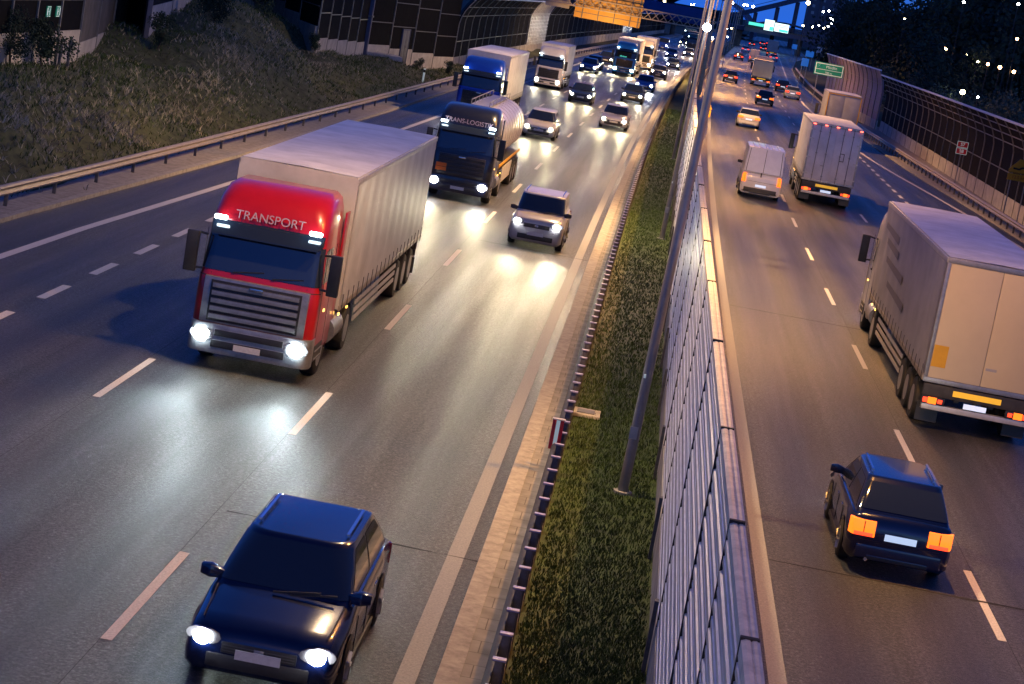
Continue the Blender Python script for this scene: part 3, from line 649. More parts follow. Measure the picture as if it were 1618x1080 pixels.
def make_truck(label, s, Y, toward=True, cab=(.4,.02,.03), cabname='cab', side='tarp_beige', roofm='roof_tarp', rear='tarp_white', boxlen=13.0, high=True, cargo='box', e=1.0, head='head_led', hcol=(.8,.96,1), grille='plastic_black', bumper=None, lower=None, text=None, name='semi_truck', rooftop=(), sc=1.0, x=None, total=None, roof_h=4.0, rearkind='doors', group='lorries in traffic', sidem2=None, fog=False, sign=None, visor=None):
    """front bumper face at local y = 0 heading -Y; origin on the ground below the front bumper"""
    CARN[0] += 1; p = rp(s, Y); p.z = 0
    if x is not None: p.x = x
    Ym = Y+8 if toward else Y-8
    ang = -math.atan(Dp(Ym)); t = empty(name, p, ang if toward else ang+PI, label, 'truck', group)
    t.scale = (sc, sc, sc)
    pm = 'cab_paint_%02d' % CARN[0]; paint(pm, cab, .28, .1); bmp = bumper or pm; low = lower or pm
    top = 3.72 if high else 3.0; hw = 1.23
    # cab shell: rings by height: (z, y front, y rear, half width, radius)
    rows = [(.42,.10,2.2,1.18,.20),(.62,.0,2.25,hw,.24),(1.0,-.02,2.25,hw,.24),(1.5,.0,2.25,hw,.22),(1.82,.04,2.25,hw,.22),(1.95,.08,2.25,hw-.02,.22),(2.72,.26,2.25,hw-.06,.22),(2.86,.28,2.25,hw-.07,.22)]
    if high: rows += [(3.1,.34,2.25,hw-.07,.26),(3.4,.50,2.25,hw-.10,.34),(3.62,.78,2.25,hw-.16,.40),(3.72,1.1,2.22,hw-.28,.45)]
    else: rows += [(2.98,.5,2.2,hw-.16,.3),(3.02,.8,2.1,hw-.3,.3)]
    def ringz(z, g=0):
        zs = [r_[0] for r_ in rows]; v = [float(np.interp(z, zs, [r_[k] for r_ in rows])) for k in (1,2,3,4)]
        return rring(v[2]+g, v[0]-g, v[1]+g, z, v[3], 5, .06)
    b = MB(); b.loft([rring(r_[3], r_[1], r_[2], r_[0], r_[4], 5, .06) for r_ in rows], pm); cb = b.build('cab', t, smooth=40)
    def cpatch(nm, idx, za, zb, m, g, parent=t):
        b = MB(); b.loft([[ringz(z, g)[i % 24] for i in idx] for z in np.linspace(za, zb, 6)], m, closed=False); return b.build(nm, parent, smooth=60)
    ws = cpatch('windshield', [19,20,21,22,23,0,1,2,3,4], 1.98, 2.74, 'glass_dark', .008)
    b = MB()
    for k in (-.55,.25): b.obox((k,.075,1.99),(k+.62,.11,2.08),.03,.025,'plastic_black')
    b.build('wiper', t)
    for i0, i1, sd in ((5,6,1),(17,18,-1)):
        b = MB(); rr_ = []
        for z in (2.02,2.68):
            r_ = ringz(z,.006); A, B = (Vector(r_[i0]), Vector(r_[i1])) if sd > 0 else (Vector(r_[i1]), Vector(r_[i0])); rr_.append([A.lerp(B,.06), A.lerp(B,.52)])
        b.loft(rr_, 'glass_dark', closed=False); b.build('side_window', t, smooth=0)
        b = MB(); b.box(sd*hw-.004,sd*hw+.004,.42,.435,.75,2.75,'joint'); b.box(sd*hw-.004,sd*hw+.004,1.42,1.435,.75,2.75,'joint'); b.box(sd*hw-.01,sd*hw+.03,1.25,1.38,1.78,1.83,'plastic_black'); b.build('door_seam', cb)
        b = MB(); b.box(sd*hw-.02,sd*hw+.012,.45,1.4,.42,.74,'chassis'); 
        for k in range(2): b.box(sd*hw-.02,sd*hw+.03,.5,1.3,.46+k*.16,.48+k*.16,'steel')
        b.build('step', t)
        b = MB(); b.loft([[(sd*(hw+.10),.14,1.85),(sd*(hw+.34),.10,1.85),(sd*(hw+.34),.26,1.85),(sd*(hw+.10),.28,1.85)],[(sd*(hw+.10),.10,2.68),(sd*(hw+.34),.06,2.68),(sd*(hw+.34),.22,2.68),(sd*(hw+.10),.24,2.68)]],'plastic_black'); b.obox((sd*(hw-.05),.28,2.62),(sd*(hw+.2),.2,2.66),.05,.05,'plastic_black'); b.obox((sd*(hw-.05),.22,1.95),(sd*(hw+.2),.2,1.93),.05,.05,'plastic_black'); b.build('mirror', t, bev=.03)
    for sd in (-1,1):
        MB().box(sd*(hw-.03)-.02,sd*(hw-.03)+.02,2.26,2.68,1.0,3.3 if high else 2.9,pm).build('side_deflector', t, bev=.01)
        b = MB(); b.obox((sd*.97,-.032,.95),(sd*.97,.075,1.93),.014,.012,'joint'); b.build('panel_seam', cb)
    b = MB(); b.loft([ringz(z,.0035)[18:24]+ringz(z,.0035)[0:6] for z in (1.845,1.862)], 'joint', closed=False); b.build('panel_seam', cb)
    # sun visor
    b = MB(); b.loft([[(-hw*.93,.22,2.78),(-hw*.93,.30,2.98),(hw*.93,.30,2.98),(hw*.93,.22,2.78)],[(-hw*.88,-.02,2.70),(-hw*.88,-.0,2.74),(hw*.88,.0,2.74),(hw*.88,-.02,2.70)]], visor or 'glass_dark'); b.build('sun_visor', t, bev=.01)
    # grille
    if grille == 'steel': MB().box(-1.06,1.06,-.040,.1,.94,1.86,'steel').build('grille_surround', t, bev=.02)
    b = MB(); b.box(-.92,.92,-.055,.1,.98,1.80,'plastic_black')
    for k in range(5): b.box(-.88,.88,-.085,-.055,1.03+k*.155,1.03+k*.155+.10,'steel' if grille != 'plastic_black' else 'plastic_black')
    b.box(-.14,.14,-.10,-.086,1.70,1.77,'chrome'); b.build('grille', t, bev=.012)
    b = MB(); b.loft([rring(hw+.015,-.09,.5,z,.26,5,.1) for z in (.34,.44,.80,.93)], bmp); b.box(-.75,.75,-.105,-.09,.46,.62,'plastic_black'); b.box(-.70,.70,-.12,-.105,.70,.84,'plastic_black'); b.build('bumper', t, bev=.015)
    MB().box(-.27,.27,-.135,-.122,.47,.59,'plate').build('number_plate', t)
    for sd in (-1,1):
        headlamp(t, sd*.96, -.1, .70, head if toward else 'head_white', HEAD_W*1.3*e if toward or Y < 180 else 0, .40, .22, hcol if toward else (1,.9,.7), sd, toward or Y < 180, .14)
        if toward:
            b = MB(); b.box(sd*.96-.13,sd*.96+.13,.10,.19,2.985,3.075,'roof_lamp'); b.build('roof_lamp', t, bev=.03)
            if fog: MB().box(sd*.72-.1,sd*.72+.1,-.115,-.10,.40,.48,'roof_lamp').build('fog_lamp', t, bev=.01)
    for xx in rooftop: MB().box(xx-.05,xx+.05,.57,.66,3.53,3.555,'marker_amber').build('marker_lamp', t)
    for sd in (-1,1):
        b = MB()
        for k in range(3): b.box(sd*(hw+.0)-.012,sd*hw+.014,.9+k*1.1+(1.2 if k else 0),1.02+k*1.1+(1.2 if k else 0),.98 if k else 1.4,1.03 if k else 1.45,'marker_amber')
        b.build('side_marker', t)
    if text: text_mesh('lettering', text, .25, 'letter_pale', t, (0, .285 if high else .2, 3.12), (R(78),0,0), .006)
    if sign: text_mesh('lit_sign', sign, .2, 'sign_green_lit', t, (-.25,.02,2.10), (R(78),0,0), .004)
    if cargo == 'tank': b = MB(); b.box(-.98,-.56,-.10,-.086,1.12,1.42,'sign_orange'); b.box(-.98,-.56,-.104,-.1005,1.262,1.275,'ink'); b.build('hazard_plate', t)
    # chassis
    end = total or (2.9+boxlen)
    b = MB(); b.box(-.45,-.33,.6,end-.3,.72,.98,'chassis'); b.box(.33,.45,.6,end-.3,.72,.98,'chassis'); b.box(-.9,.9,2.5,5.6,.86,1.08,'chassis')
    b.build('chassis', t)
    for sd in (-1,1):
        b = MB(); b.cyl((sd*1.0,2.55,.72),(sd*1.0,3.75,.72),.30,'steel',n=20) if cargo != 'rigid' else b.box(sd*1.0-.2,sd*1.0+.2,2.5,3.4,.5,.95,'chassis'); b.build('fuel_tank', t)
    r = .50
    axles = [1.35, 4.6] + ([end-1.4-k*1.31 for k in (0,1,2)] if boxlen > 9 else [])
    if boxlen <= 9: axles = [1.35, end-2.3]
    for ay in axles:
        for sd in (-1,1):
            wheel(t, sd*(hw-.17), ay, r, .32 if ay < 2 else .38, sd, True)
            b = MB(); n = 12; b.loft([[(sd*(hw-.36),ay+math.cos(a)*(r+.07),r+math.sin(a)*(r+.07)),(sd*(hw+.0),ay+math.cos(a)*(r+.07),r+math.sin(a)*(r+.07))] for a in [PI*i/n for i in range(n+1)]], 'plastic_black', closed=False); b.build('mudguard', t)
    # cargo
    y0 = 2.75; y1 = end
    if cargo in ('box','rigid'):
        h0 = 1.18; h1 = roof_h; w2 = 1.275
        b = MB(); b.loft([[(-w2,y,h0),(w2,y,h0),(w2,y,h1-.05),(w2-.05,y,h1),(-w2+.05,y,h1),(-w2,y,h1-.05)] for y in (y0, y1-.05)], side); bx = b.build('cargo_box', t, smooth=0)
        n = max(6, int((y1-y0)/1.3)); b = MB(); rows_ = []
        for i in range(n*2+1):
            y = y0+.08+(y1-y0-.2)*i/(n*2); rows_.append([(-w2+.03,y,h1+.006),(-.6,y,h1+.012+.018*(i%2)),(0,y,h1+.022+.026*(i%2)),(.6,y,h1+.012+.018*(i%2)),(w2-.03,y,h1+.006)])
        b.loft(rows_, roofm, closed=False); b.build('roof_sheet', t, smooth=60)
        for sd in (-1,1):
            b = MB(); b.box(sd*w2-.008,sd*w2+.02,y0,y1-.04,h1-.13,h1-.02,'cap_alu'); b.box(sd*w2-.008,sd*w2+.022,y0,y1-.04,h0-.03,h0+.09,'rail_steel'); b.build('side_rail', t, bev=.004)
            b = MB(); rows_ = []; m_ = 60
            for i in range(m_+1):
                u = i/m_; y = y0+.1+(y1-y0-.3)*u; wv = .010*math.sin(u*n*2*PI)+.006*math.sin(u*n*5.3*PI)
                rows_.append([(sd*(w2+.012+wv*k),y,z) for z, k in ((h0+.10,.4),(h0+.9,1.2),(h1-.9,1.4),(h1-.14,.3))])
            b.loft(rows_, side, closed=False)
            for i in range(n*2):
                y = y0+.3+(y1-y0-.6)*i/(n*2-1); b.box(sd*(w2+.03)-.004,sd*(w2+.03)+.004,y-.022,y+.022,h0-.10,h0+.30,'plastic_black')
            b.build('side_curtain', t, smooth=60)
            if boxlen > 9:
                b = MB(); 
                for k in range(3): b.box(sd*(w2-.04)-.012,sd*(w2-.04)+.012,5.6,y1-4.6,.50+k*.19,.60+k*.19,'cap_alu')
                b.build('side_guard', t)
        # rear
        yr = y1-.045; b = MB(); b.box(-w2,w2,yr,yr+.04,h0-.05,h0+.06,'steel'); b.box(-w2,w2,yr,yr+.04,h1-.12,h1,'steel'); b.box(-w2,-w2+.08,yr,yr+.04,h0+.06,h1-.12,'steel' if rearkind != 'yellow' else 'sign_yellow'); b.box(w2-.08,w2,yr,yr+.04,h0+.06,h1-.12,'steel' if rearkind != 'yellow' else 'sign_yellow')
        if rearkind == 'yellow': b.box(-w2+.08,w2-.08,yr+.041,yr+.047,h1-.13,h1-.05,'sign_yellow'); b.box(-w2+.08,w2-.08,yr+.041,yr+.047,h0+.06,h0+.13,'sign_yellow')
        b.build('rear_frame', t, bev=.006)
        for sd in (-1,1):
            b = MB(); b.box(min(sd*.008,sd*(w2-.085)),max(sd*.008,sd*(w2-.085)),yr-.005,yr+.022,h0+.065,h1-.125,rear); dr = b.build('rear_door', t, bev=.006)
            if rearkind == 'doors':
                for xx in (.35,.82):
                    b = MB(); b.cyl((sd*xx,yr+.045,h0-.02),(sd*xx,yr+.045,h1-.05),.017,'chrome',n=8)
                    for z in (h0+.25,h0+1.35,h1-.4): b.box(sd*xx-.05,sd*xx+.05,yr+.022,yr+.06,z-.025,z+.025,'steel')
                    b.build('lock_bar', dr)
                b = MB(); b.box(sd*.35-.02,sd*.35+.16*sd if sd>0 else sd*.35+.02,yr+.05,yr+.075,h0+.75,h0+.79,'steel'); b.build('handle', dr)
                b = MB()
                for z in (h0+.3,h0+1.1,h1-.8,h1-.35): b.box(min(sd*(w2-.22),sd*(w2+.004)),max(sd*(w2-.22),sd*(w2+.004)),yr+.022,yr+.05,z-.03,z+.03,'cap_alu')
                b.build('hinge', dr)
        if rearkind == 'doors' and not toward:
            for k in range(5): MB().box(-w2+.12+k*(2*w2-.24)/4-.07,-w2+.12+k*(2*w2-.24)/4+.07,yr+.041,yr+.07,h1-.10,h1-.05,'marker_red').build('marker_lamp', t)
            b = MB(); b.box(-.56,-.53,yr+.023,yr+.05,2.3,2.7,'ink'); b.box(-.36,-.33,yr+.023,yr+.05,2.34,2.66,'ink'); b.box(-.53,-.36,yr+.023,yr+.05,2.67,2.7,'ink'); b.box(-.53,-.36,yr+.023,yr+.05,2.3,2.33,'ink'); b.build('latch', t, bev=.006)
        if rearkind == 'plain' and not toward:
            MB().box(.85,1.18,yr+.023,yr+.028,1.5,2.0,'sign_yellow').build('hazard_plate', t)
            b = MB(); b.box(-.3,-.05,yr+.0225,yr+.0255,1.62,1.68,'tarp_grey'); b.build('scuff', t)
            b = MB()
            for ya_, yb_, z_ in ((3.6,7.2,3.30),(4.6,7.6,2.95),(5.2,9.4,2.50),(6.4,10.6,1.95)):
                b.loft([[(w2+.034,ya_,z_),(w2+.034,yb_,z_-.12),(w2+.034,yb_,z_+.10),(w2+.034,ya_,z_+.16)],[(w2+.037,ya_,z_),(w2+.037,yb_,z_-.12),(w2+.037,yb_,z_+.10),(w2+.037,ya_,z_+.16)]],'graphic')
            b.build('side_graphic', t)
        # rear beam and lights
        b = MB(); b.box(-1.22,1.22,yr-.12,yr+.02,.82,1.10,'chassis'); b.box(-1.2,1.2,yr-.10,yr+.0,.50,.64,'cap_alu'); b.box(-.05,.05,yr-.2,yr-.02,.6,.9,'chassis'); b.build('rear_bumper', t, bev=.01)
        MB().box(-.55,.55,yr+.021,yr+.027,.90,1.03,'reflector_yellow').build('reflector_plate', t)
        MB().box(-.26,.26,yr+.001,yr+.01,.66,.78,'plate_lit' if not toward else 'plate').build('number_plate', t)
        for sd in (-1,1):
            b = MB(); b.box(sd*.95-.26,sd*.95+.26,yr-.05,yr+.03,.64,.81,'plastic_black'); tl = b.build('tail_light', t, bev=.01)
            if not toward:
                MB().box(sd*.98-.10,sd*.98+.10,yr+.031,yr+.04,.65,.80,'tail_orange').build('lens', tl); MB().box(sd*1.14-.05,sd*1.14+.05,yr+.031,yr+.04,.67,.78,'tail_red').build('lens', tl)
                MB().box(sd*.80-.05,sd*.80+.05,yr+.031,yr+.04,.68,.77,'tail_red').build('lens', tl)
            b = MB(); b.box(sd*1.0-.25,sd*1.0+.25,yr-.3,yr-.285,.18,.62,'plastic_black'); b.build('mud_flap', t)
        b = MB(); 
        for sd in (-1,1): b.box(sd*.8-.05,sd*.8+.05,5.9,6.0,.35,1.1,'steel')
        if boxlen > 9: b.build('landing_leg', t)
    elif cargo == 'tank':
        n = 28; rings = []
        for y, k in ((y0+.2,.55),(y0+.28,.82),(y0+.5,.96),(y0+.9,1),(y1-.8,1),(y1-.4,.96),(y1-.15,.82),(y1-.08,.55)):
            rings.append([(1.22*k*math.copysign(abs(math.cos(2*PI*i/n))**.85,math.cos(2*PI*i/n)), y, 2.45+1.10*k*math.copysign(abs(math.sin(2*PI*i/n))**.9,math.sin(2*PI*i/n))) for i in range(n)])
        b = MB(); b.loft(rings, 'tank_alu'); tk = b.build('tank', t, smooth=60)
        for y in np.linspace(y0+1.1, y1-1.0, 9):
            b = MB(); b.loft([[(1.235*math.copysign(abs(math.cos(2*PI*i/n))**.85,math.cos(2*PI*i/n)), y+dy, 2.45+1.115*math.copysign(abs(math.sin(2*PI*i/n))**.9,math.sin(2*PI*i/n))) for i in range(n)] for dy in (0,.05)], 'tank_alu'); b.build('hoop', tk)
        b = MB(); b.box(-.35,.35,y0+1,y1-1,3.56,3.60,'steel')
        for sd in (-1,1): b.box(sd*.38-.015,sd*.38+.015,y0+1,y1-1,3.8,3.83,'steel'); [b.box(sd*.38-.012,sd*.38+.012,y,y+.025,3.55,3.8,'steel') for y in np.linspace(y0+1.05,y1-1.05,7)]
        b.build('walkway', t)
        for sd in (-1,1): b = MB(); b.box(sd*1.2-.012,sd*1.2+.012,5.6,y1-4.4,.5,1.15,'tarp_beige'); b.box(sd*1.215-.012,sd*1.215+.012,y0+.6,y1-.6,1.30,1.42,'sign_yellow'); b.build('side_guard', t)
        b = MB(); b.box(-1.1,1.1,y0+.4,y1-.3,1.0,1.3,'chassis'); b.build('subframe', t)
    return t
G1 = 'cars coming toward the camera'; G2 = 'cars driving away on the right'
W_ = (.95,.97,1.0)
# ---- left carriageway, coming toward the camera
make_car('hatchback_car','dark blue car with bright headlights nearest at the bottom edge','car',(.002,.007,.042),-3.30,24.7,True,'hatch','head_white',(1,.97,.85),.9,L=4.4,W=1.80,H=1.48,group=G1,rails=True,rough=.2)
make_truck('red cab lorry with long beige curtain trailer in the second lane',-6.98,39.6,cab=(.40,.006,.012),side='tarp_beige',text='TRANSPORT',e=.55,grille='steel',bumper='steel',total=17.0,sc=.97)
make_car('suv_car','silver compact car with roof rails following the red lorry','car',(.42,.40,.40),-3.25,69.0,True,'suv','head_white',(1,.86,.52),1.0,L=4.3,W=1.74,H=1.66,group=G1)
make_truck('black cab tanker lorry with silver tank behind the red lorry',-6.85,76.5,cab=(.006,.008,.022),cargo='tank',text='TRANS-LOGISTIK',e=.9,head='head_white',hcol=(1,.86,.52),boxlen=11.5,sc=.93,visor='cab_paint_04' if 0 else None)
make_truck('bright blue cab lorry with white box trailer in the far left lane',-10.45,117,cab=(.008,.05,.42),side='tarp_white',e=.7,head='head_white',hcol=W_,boxlen=13,sc=.97)
make_truck('white cab lorry with white curtain trailer beside the noise wall',-10.35,169,cab=(.55,.54,.55),side='tarp_white',e=.6,head='head_warm',hcol=(1,.93,.7),boxlen=10,high=True,roof_h=3.95,sc=.88,total=12.6,name='box_truck')
make_car('estate_car','silver car with bright lights behind the black tanker','car',(.48,.47,.48),-6.6,116,True,'estate','head_warm',(1,.84,.48),1.0,group=G1,H=1.5)
make_car('sedan_car','pale silver car close to the median, left of the lamp poles','car',(.50,.49,.54),-3.3,135.5,True,'sedan','head_warm',(1,.84,.48),1.0,group=G1)
make_car('hatchback_car','dark car in front of the white box lorry','car',(.012,.02,.04),-6.8,158,True,'hatch','head_warm',(1,.84,.48),1.0,group=G1)
make_car('hatchback_car','dark grey car just ahead of the light blue one','car',(.03,.04,.05),-3.5,172.5,True,'hatch','head_warm',(1,.84,.48),1.0,group=G1)
make_car('sedan_car','vivid blue car tucked behind a dark grey car','car',(.01,.10,.40),-3.4,198,True,'sedan','head_white',W_,1.0,group=G1)
make_car('hatchback_car','dark navy car following the vivid blue car','car',(.008,.015,.06),-3.3,234,True,'suv','head_warm',(1,.86,.55),1.0,group=G1,H=1.55)
make_car('hatchback_car','small dark teal car near the median in the distance','car',(.008,.03,.05),-3.0,277,True,'hatch','head_white',W_,1.0,group=G1)
make_car('estate_car','blue car in the outer lane right of the white lorry','car',(.01,.06,.28),-9.9,217,True,'hatch','head_warm',(1,.86,.55),1.0,group=G1)
make_car('estate_car','blue estate car partly hidden behind the outer lane blue car','car',(.01,.04,.20),-10.1,228,True,'estate','head_warm',(1,.86,.55),.6,group=G1)
make_car('hatchback_car','dark car left of the distant light blue lorry','car',(.02,.02,.03),-10.2,252,True,'hatch','head_warm',(1,.86,.55),.6,group=G1)
make_truck('light blue cab lorry in the middle lane showing a green lit sign',-6.8,224.5,cab=(.02,.20,.52),side='tarp_white',e=.8,head='head_warm',hcol=(1,.86,.55),boxlen=13,sign='KRAKUS',lower=None,sc=.95)
make_truck('cream white lorry directly behind the light blue lorry',-6.15,254,cab=(.60,.52,.42),side='tarp_white',e=.6,head='head_warm',hcol=(1,.86,.55),boxlen=10,sc=.95)
make_car('delivery_van','blue van in the distance under the gantry','van',(.01,.05,.35),-8.8,376,True,'van','head_white',W_,.6,L=5.2,W=1.95,H=2.2,group=G1)
make_car('hatchback_car','far blue car right of the distant blue van','car',(.01,.04,.2),-5.3,332,True,'hatch','head_white',W_,.6,group=G1)
make_car('hatchback_car','far car with twin white lights beyond the blue van','car',(.1,.1,.1),-8.3,330,True,'hatch','head_warm',(1,.86,.55),.5,group=G1)
make_car('hatchback_car','far car with glaring lights below the tan loaded lorry','car',(.1,.1,.12),-8.1,455,True,'sedan','head_warm',(1,.86,.55),.5,group=G1)
make_truck('distant lorry with tan load below the sign gantry',-8.0,475,cab=(.1,.1,.12),side='cargo_tan',roofm='cargo_tan',e=.4,boxlen=8,sc=.95,high=False,roof_h=3.6)
make_truck('distant dark teal lorry beside the median lamp poles',-4.4,396,cab=(.01,.06,.09),side='bridge_blue',roofm='bridge_blue',e=.5,boxlen=10,sc=.95)
for k,(ss,yy,lb) in enumerate(((-3.6,360,'far car in the inner lane just ahead of the teal lorry'),(-8.2,300,'far grey car in the middle of the left carriageway beside the cream lorry'),(-3.8,520,'remote car with bright lights near the end of the inner lane'),(-7.4,540,'remote car with bright lights in the middle lane'),(-4.0,620,'remotest car with lights close to the median wall'),(-10.6,560,'remote car in the outer lane below the gantry'))):
    make_car('hatchback_car',lb,'car',((.1,.1,.1),(.25,.25,.27),(.05,.06,.1))[k%3],ss,yy,True,'hatch','head_warm' if k%2 else 'head_white',(1,.95,.85),.5,group=G1)
# ---- right carriageway, driving away
make_car('hatchback_car','dark blue car with orange tail lights nearest on the right','car',(.002,.008,.050),5.08,35.7,False,'hatch',L=4.4,W=1.72,H=1.48,group=G2,tail='o',rough=.2,rails=True)
make_truck('big grey trailer lorry with blank rear in lamplight tan at the right edge',8.22,64.2,False,cab=(.5,.5,.52),side='tarp_grey',roofm='roof_tarp',rear='rear_lamplit',rearkind='plain',total=16.6,sc=1.0)
make_car('delivery_van','white high roof van with lit tail lights beside the barrier','van',(.78,.78,.80),5.15,104.5,False,'van',L=5.6,W=1.95,H=2.45,group=G2,tail='o')
make_truck('white box lorry with barred rear doors and red roof markers',8.45,116.5,False,cab=(.5,.5,.5),side='tarp_white',roofm='tarp_white',rear='tarp_white',total=12.0,boxlen=9.2,sc=1.0,name='box_truck')
make_truck('grey box lorry with yellow framed rear beyond the white one',12.6,171,False,cab=(.3,.3,.3),side='tarp_grey',roofm='tarp_white',rear='tarp_grey',rearkind='yellow',total=9.5,boxlen=7,sc=1.0,name='box_truck',roof_h=4.0)
make_car('hatchback_car','white hatchback with amber tail lights ahead of the white van','car',(.55,.55,.57),5.9,167.5,False,'hatch',group=G2,tail='o')
make_car('hatchback_car','black car right behind the cream van','car',(.012,.012,.018),8.2,216.5,False,'sedan',group=G2,tail='o')
make_truck('cream high box van with yellow reflector band in the middle lane',8.45,280,False,cab=(.6,.5,.35),side='cream_paint',roofm='cream_paint',rear='cream_paint',rearkind='none',total=7.2,boxlen=4.5,sc=1.0,name='box_truck',roof_h=3.3)
make_car('sedan_car','black car with red tail lights in the lane beside the barrier','car',(.02,.015,.02),4.6,267.5,False,'sedan',group=G2)
make_car('sedan_car','black car in the outer lane beside the cream van','car',(.012,.012,.02),11.2,268,False,'hatch',group=G2)
make_car('hatchback_car','pale blue hatchback behind the outer lane black car','car',(.20,.24,.36),11.95,249,False,'hatch',group=G2)
make_car('sedan_car','car with glowing red brake lights far along the inner lane','car',(.03,.01,.02),4.4,405,False,'sedan',group=G2)
make_car('delivery_van','pale cream van in the distance beyond the cream box van','van',(.6,.5,.38),7.3,408,False,'van',L=5.2,W=1.95,H=2.5,group=G2)
make_car('hatchback_car','light car far ahead of the red lit one','car',(.5,.48,.52),4.8,506,False,'hatch',group=G2)
make_truck('grey box lorry in the distance approaching the bridge',11.0,520,False,cab=(.2,.2,.2),side='tarp_grey',roofm='tarp_grey',rear='tarp_grey',rearkind='none',total=9,boxlen=6,name='box_truck',roof_h=3.8)
make_car('hatchback_car','silver car just behind the distant grey box lorry','car',(.4,.4,.42),11.3,462,False,'hatch',group=G2)
for k,(ss,yy,lb) in enumerate(((9.0,580,'small dark car before the bridge in the middle lane'),(5.6,628,'small dark car before the bridge in the inner lane'),(8.6,690,'tiny car beneath the bridge, left of two others'),(10.8,720,'tiny car beneath the bridge, between two others'),(12.6,650,'tiny car beneath the bridge, right of two others'))):
    make_car('sedan_car',lb,'car',((.02,.02,.03),(.2,.05,.05),(.06,.06,.08))[k%3],ss,yy,False,'sedan',group=G2)
#================================================================== GANTRY
t = empty('sign_gantry', rp(-4,212,0), 0, 'steel truss gantry across the left carriageway carrying the big orange lit sign backs', 'gantry'); o = Vector(t.location)
gy = 212; xa, xb = -19.5, 2.0; zb_, zt_ = 6.4, 7.3
b = MB()
for yy in (gy-.4, gy+.4):
    for z in (zb_, zt_): b.obox(Vector((xa+D(gy)*0,yy,z))-o, Vector((xb+1.7,yy,z))-o, .10, .10, 'rail_steel')
    x = xa; i = 0
    while x < xb+1.6:
        b.obox(Vector((x,yy,zb_ if i%2 else zt_))-o, Vector((x+.8,yy,zt_ if i%2 else zb_))-o, .06,.06,'rail_steel'); b.obox(Vector((x,yy,zt_ if i%2 else zb_))-o, Vector((x+.8,yy,zb_ if i%2 else zt_))-o, .05,.05,'rail_steel'); x += .8; i += 1
b.build('truss', t)
for x in (xa, xb+1.3): b = MB(); b.box(x-.2-o.x,x+.2-o.x,-.45,-.1,0,7.1,'rail_steel'); b.box(x-.2-o.x,x+.2-o.x,.1,.45,0,7.1,'rail_steel'); b.build('gantry_post', t)
b = MB(); b.box(-10.4-o.x,-3.75-o.x,.55,.72,5.35,9.2,'sign_back')
for x in (-9.6,-8.0,-6.4,-4.8,-4.0): b.box(x-.05-o.x,x+.05-o.x,.46,.549,5.3,9.1,'frame')
for z in (5.9,6.9,7.9,8.8): b.box(-10.4-o.x,-3.75-o.x,.51,.545,z-.03,z+.03,'frame')
b.build('sign_board', t)
b = MB(); b.box(-13.4-o.x,-11.0-o.x,.55,.70,6.0,9.2,'tarp_grey'); b.build('sign_board', t)
spot('sign_light', t, (-7.1-o.x, -7, 4.2), (0,.85,.45), 2600, (1,.50,.10), 90, .6, .3)
# bright white work lamp by the gantry end
def glow_lamp(label, p, r, m, H=None, pole=True, cat='street lamp', group='distant lit lamps', name='street_lamp'):
    p = Vector(p); t = empty(name, (p.x, p.y, -.3 if H is None else p.z-H), 0, label, cat, group); hz = p.z-t.location.z
    b = MB(); n = 10
    b.loft([[(math.cos(2*PI*i/n)*r*math.sin(a), math.sin(2*PI*i/n)*r*math.sin(a), hz-math.cos(a)*r) for i in range(n)] for a in (.15,.6,1.1,1.57,2.0,2.5,3.0)], m); b.build('lamp_globe', t)
    if pole: MB().cyl((0,0,0),(0,0,hz-r*.6),max(.035,r*.13),'chassis',n=6).build('column', t); MB().cyl((0,0,hz+r*.85),(0,0,hz+r*1.05),r*.7,'frame',r2=r*.3).build('lamp_cap', t)
    return t
def wpix(px, py, Y):     # the point in the vertical plane at distance Y seen at a place of the photo
    d = FW + RT*((px-809)/FPX) + UP*((540-py)/FPX); k = Y/d.y; return Vector((d.x*k, Y, CAMH+d.z*k))
glow_lamp('glaring white flood lamp mounted on the second median lamp pole', wpix(1117,43,76.2), .15, 'lamp_glow_w', pole=False, name='flood_lamp')
far = [(1157,4,520,.5,'w'),(1176,7,560,.45,'w'),(1181,8,600,.45,'w'),(1190,10,640,.5,'w'),(1277,4,420,.55,'y'),(1301,18,560,.4,'w'),(1310,17,640,.4,'w'),(1313,28,500,.33,'w'),(1316,31,540,.33,'w'),(1313,37,520,.33,'w'),(1308,42,560,.33,'w'),(1302,44,600,.4,'y'),(1317,47,620,.3,'w'),(1323,49,560,.28,'y'),(1327,54,600,.28,'y'),(1269,40,520,.36,'y'),(1284,42,560,.4,'y'),(1294,40,640,.35,'w'),(1148,45,560,.4,'w'),(1156,44,600,.4,'y'),(1167,46,640,.45,'w'),(1150,58,330,.15,'w'),(1036,6,700,.6,'w'),(1042,8,740,.5,'w'),(1050,1,640,.5,'y'),(1092,7,800,.4,'w'),(1096,7,820,.4,'w'),(1125,60,300,.2,'w'),(1122,52,330,.25,'w'),
       (1430,30,250,.16,'y'),(1460,35,250,.13,'w'),(1495,76,215,.17,'o'),(1527,86,210,.10,'y'),(1545,97,206,.10,'y'),(1561,101,204,.14,'o'),(1580,106,202,.17,'o'),(1602,113,200,.16,'o'),(1521,145,175,.2,'y'),(1545,153,170,.08,'w'),(1607,61,200,.13,'o'),(1609,6,190,.12,'w'),(1523,3,215,.12,'w')]
cols = {'w':'lamp_glow_w','y':'lamp_glow_y','o':'lamp_glow_o'}; cw_ = {'w':'white','y':'pale yellow','o':'orange'}
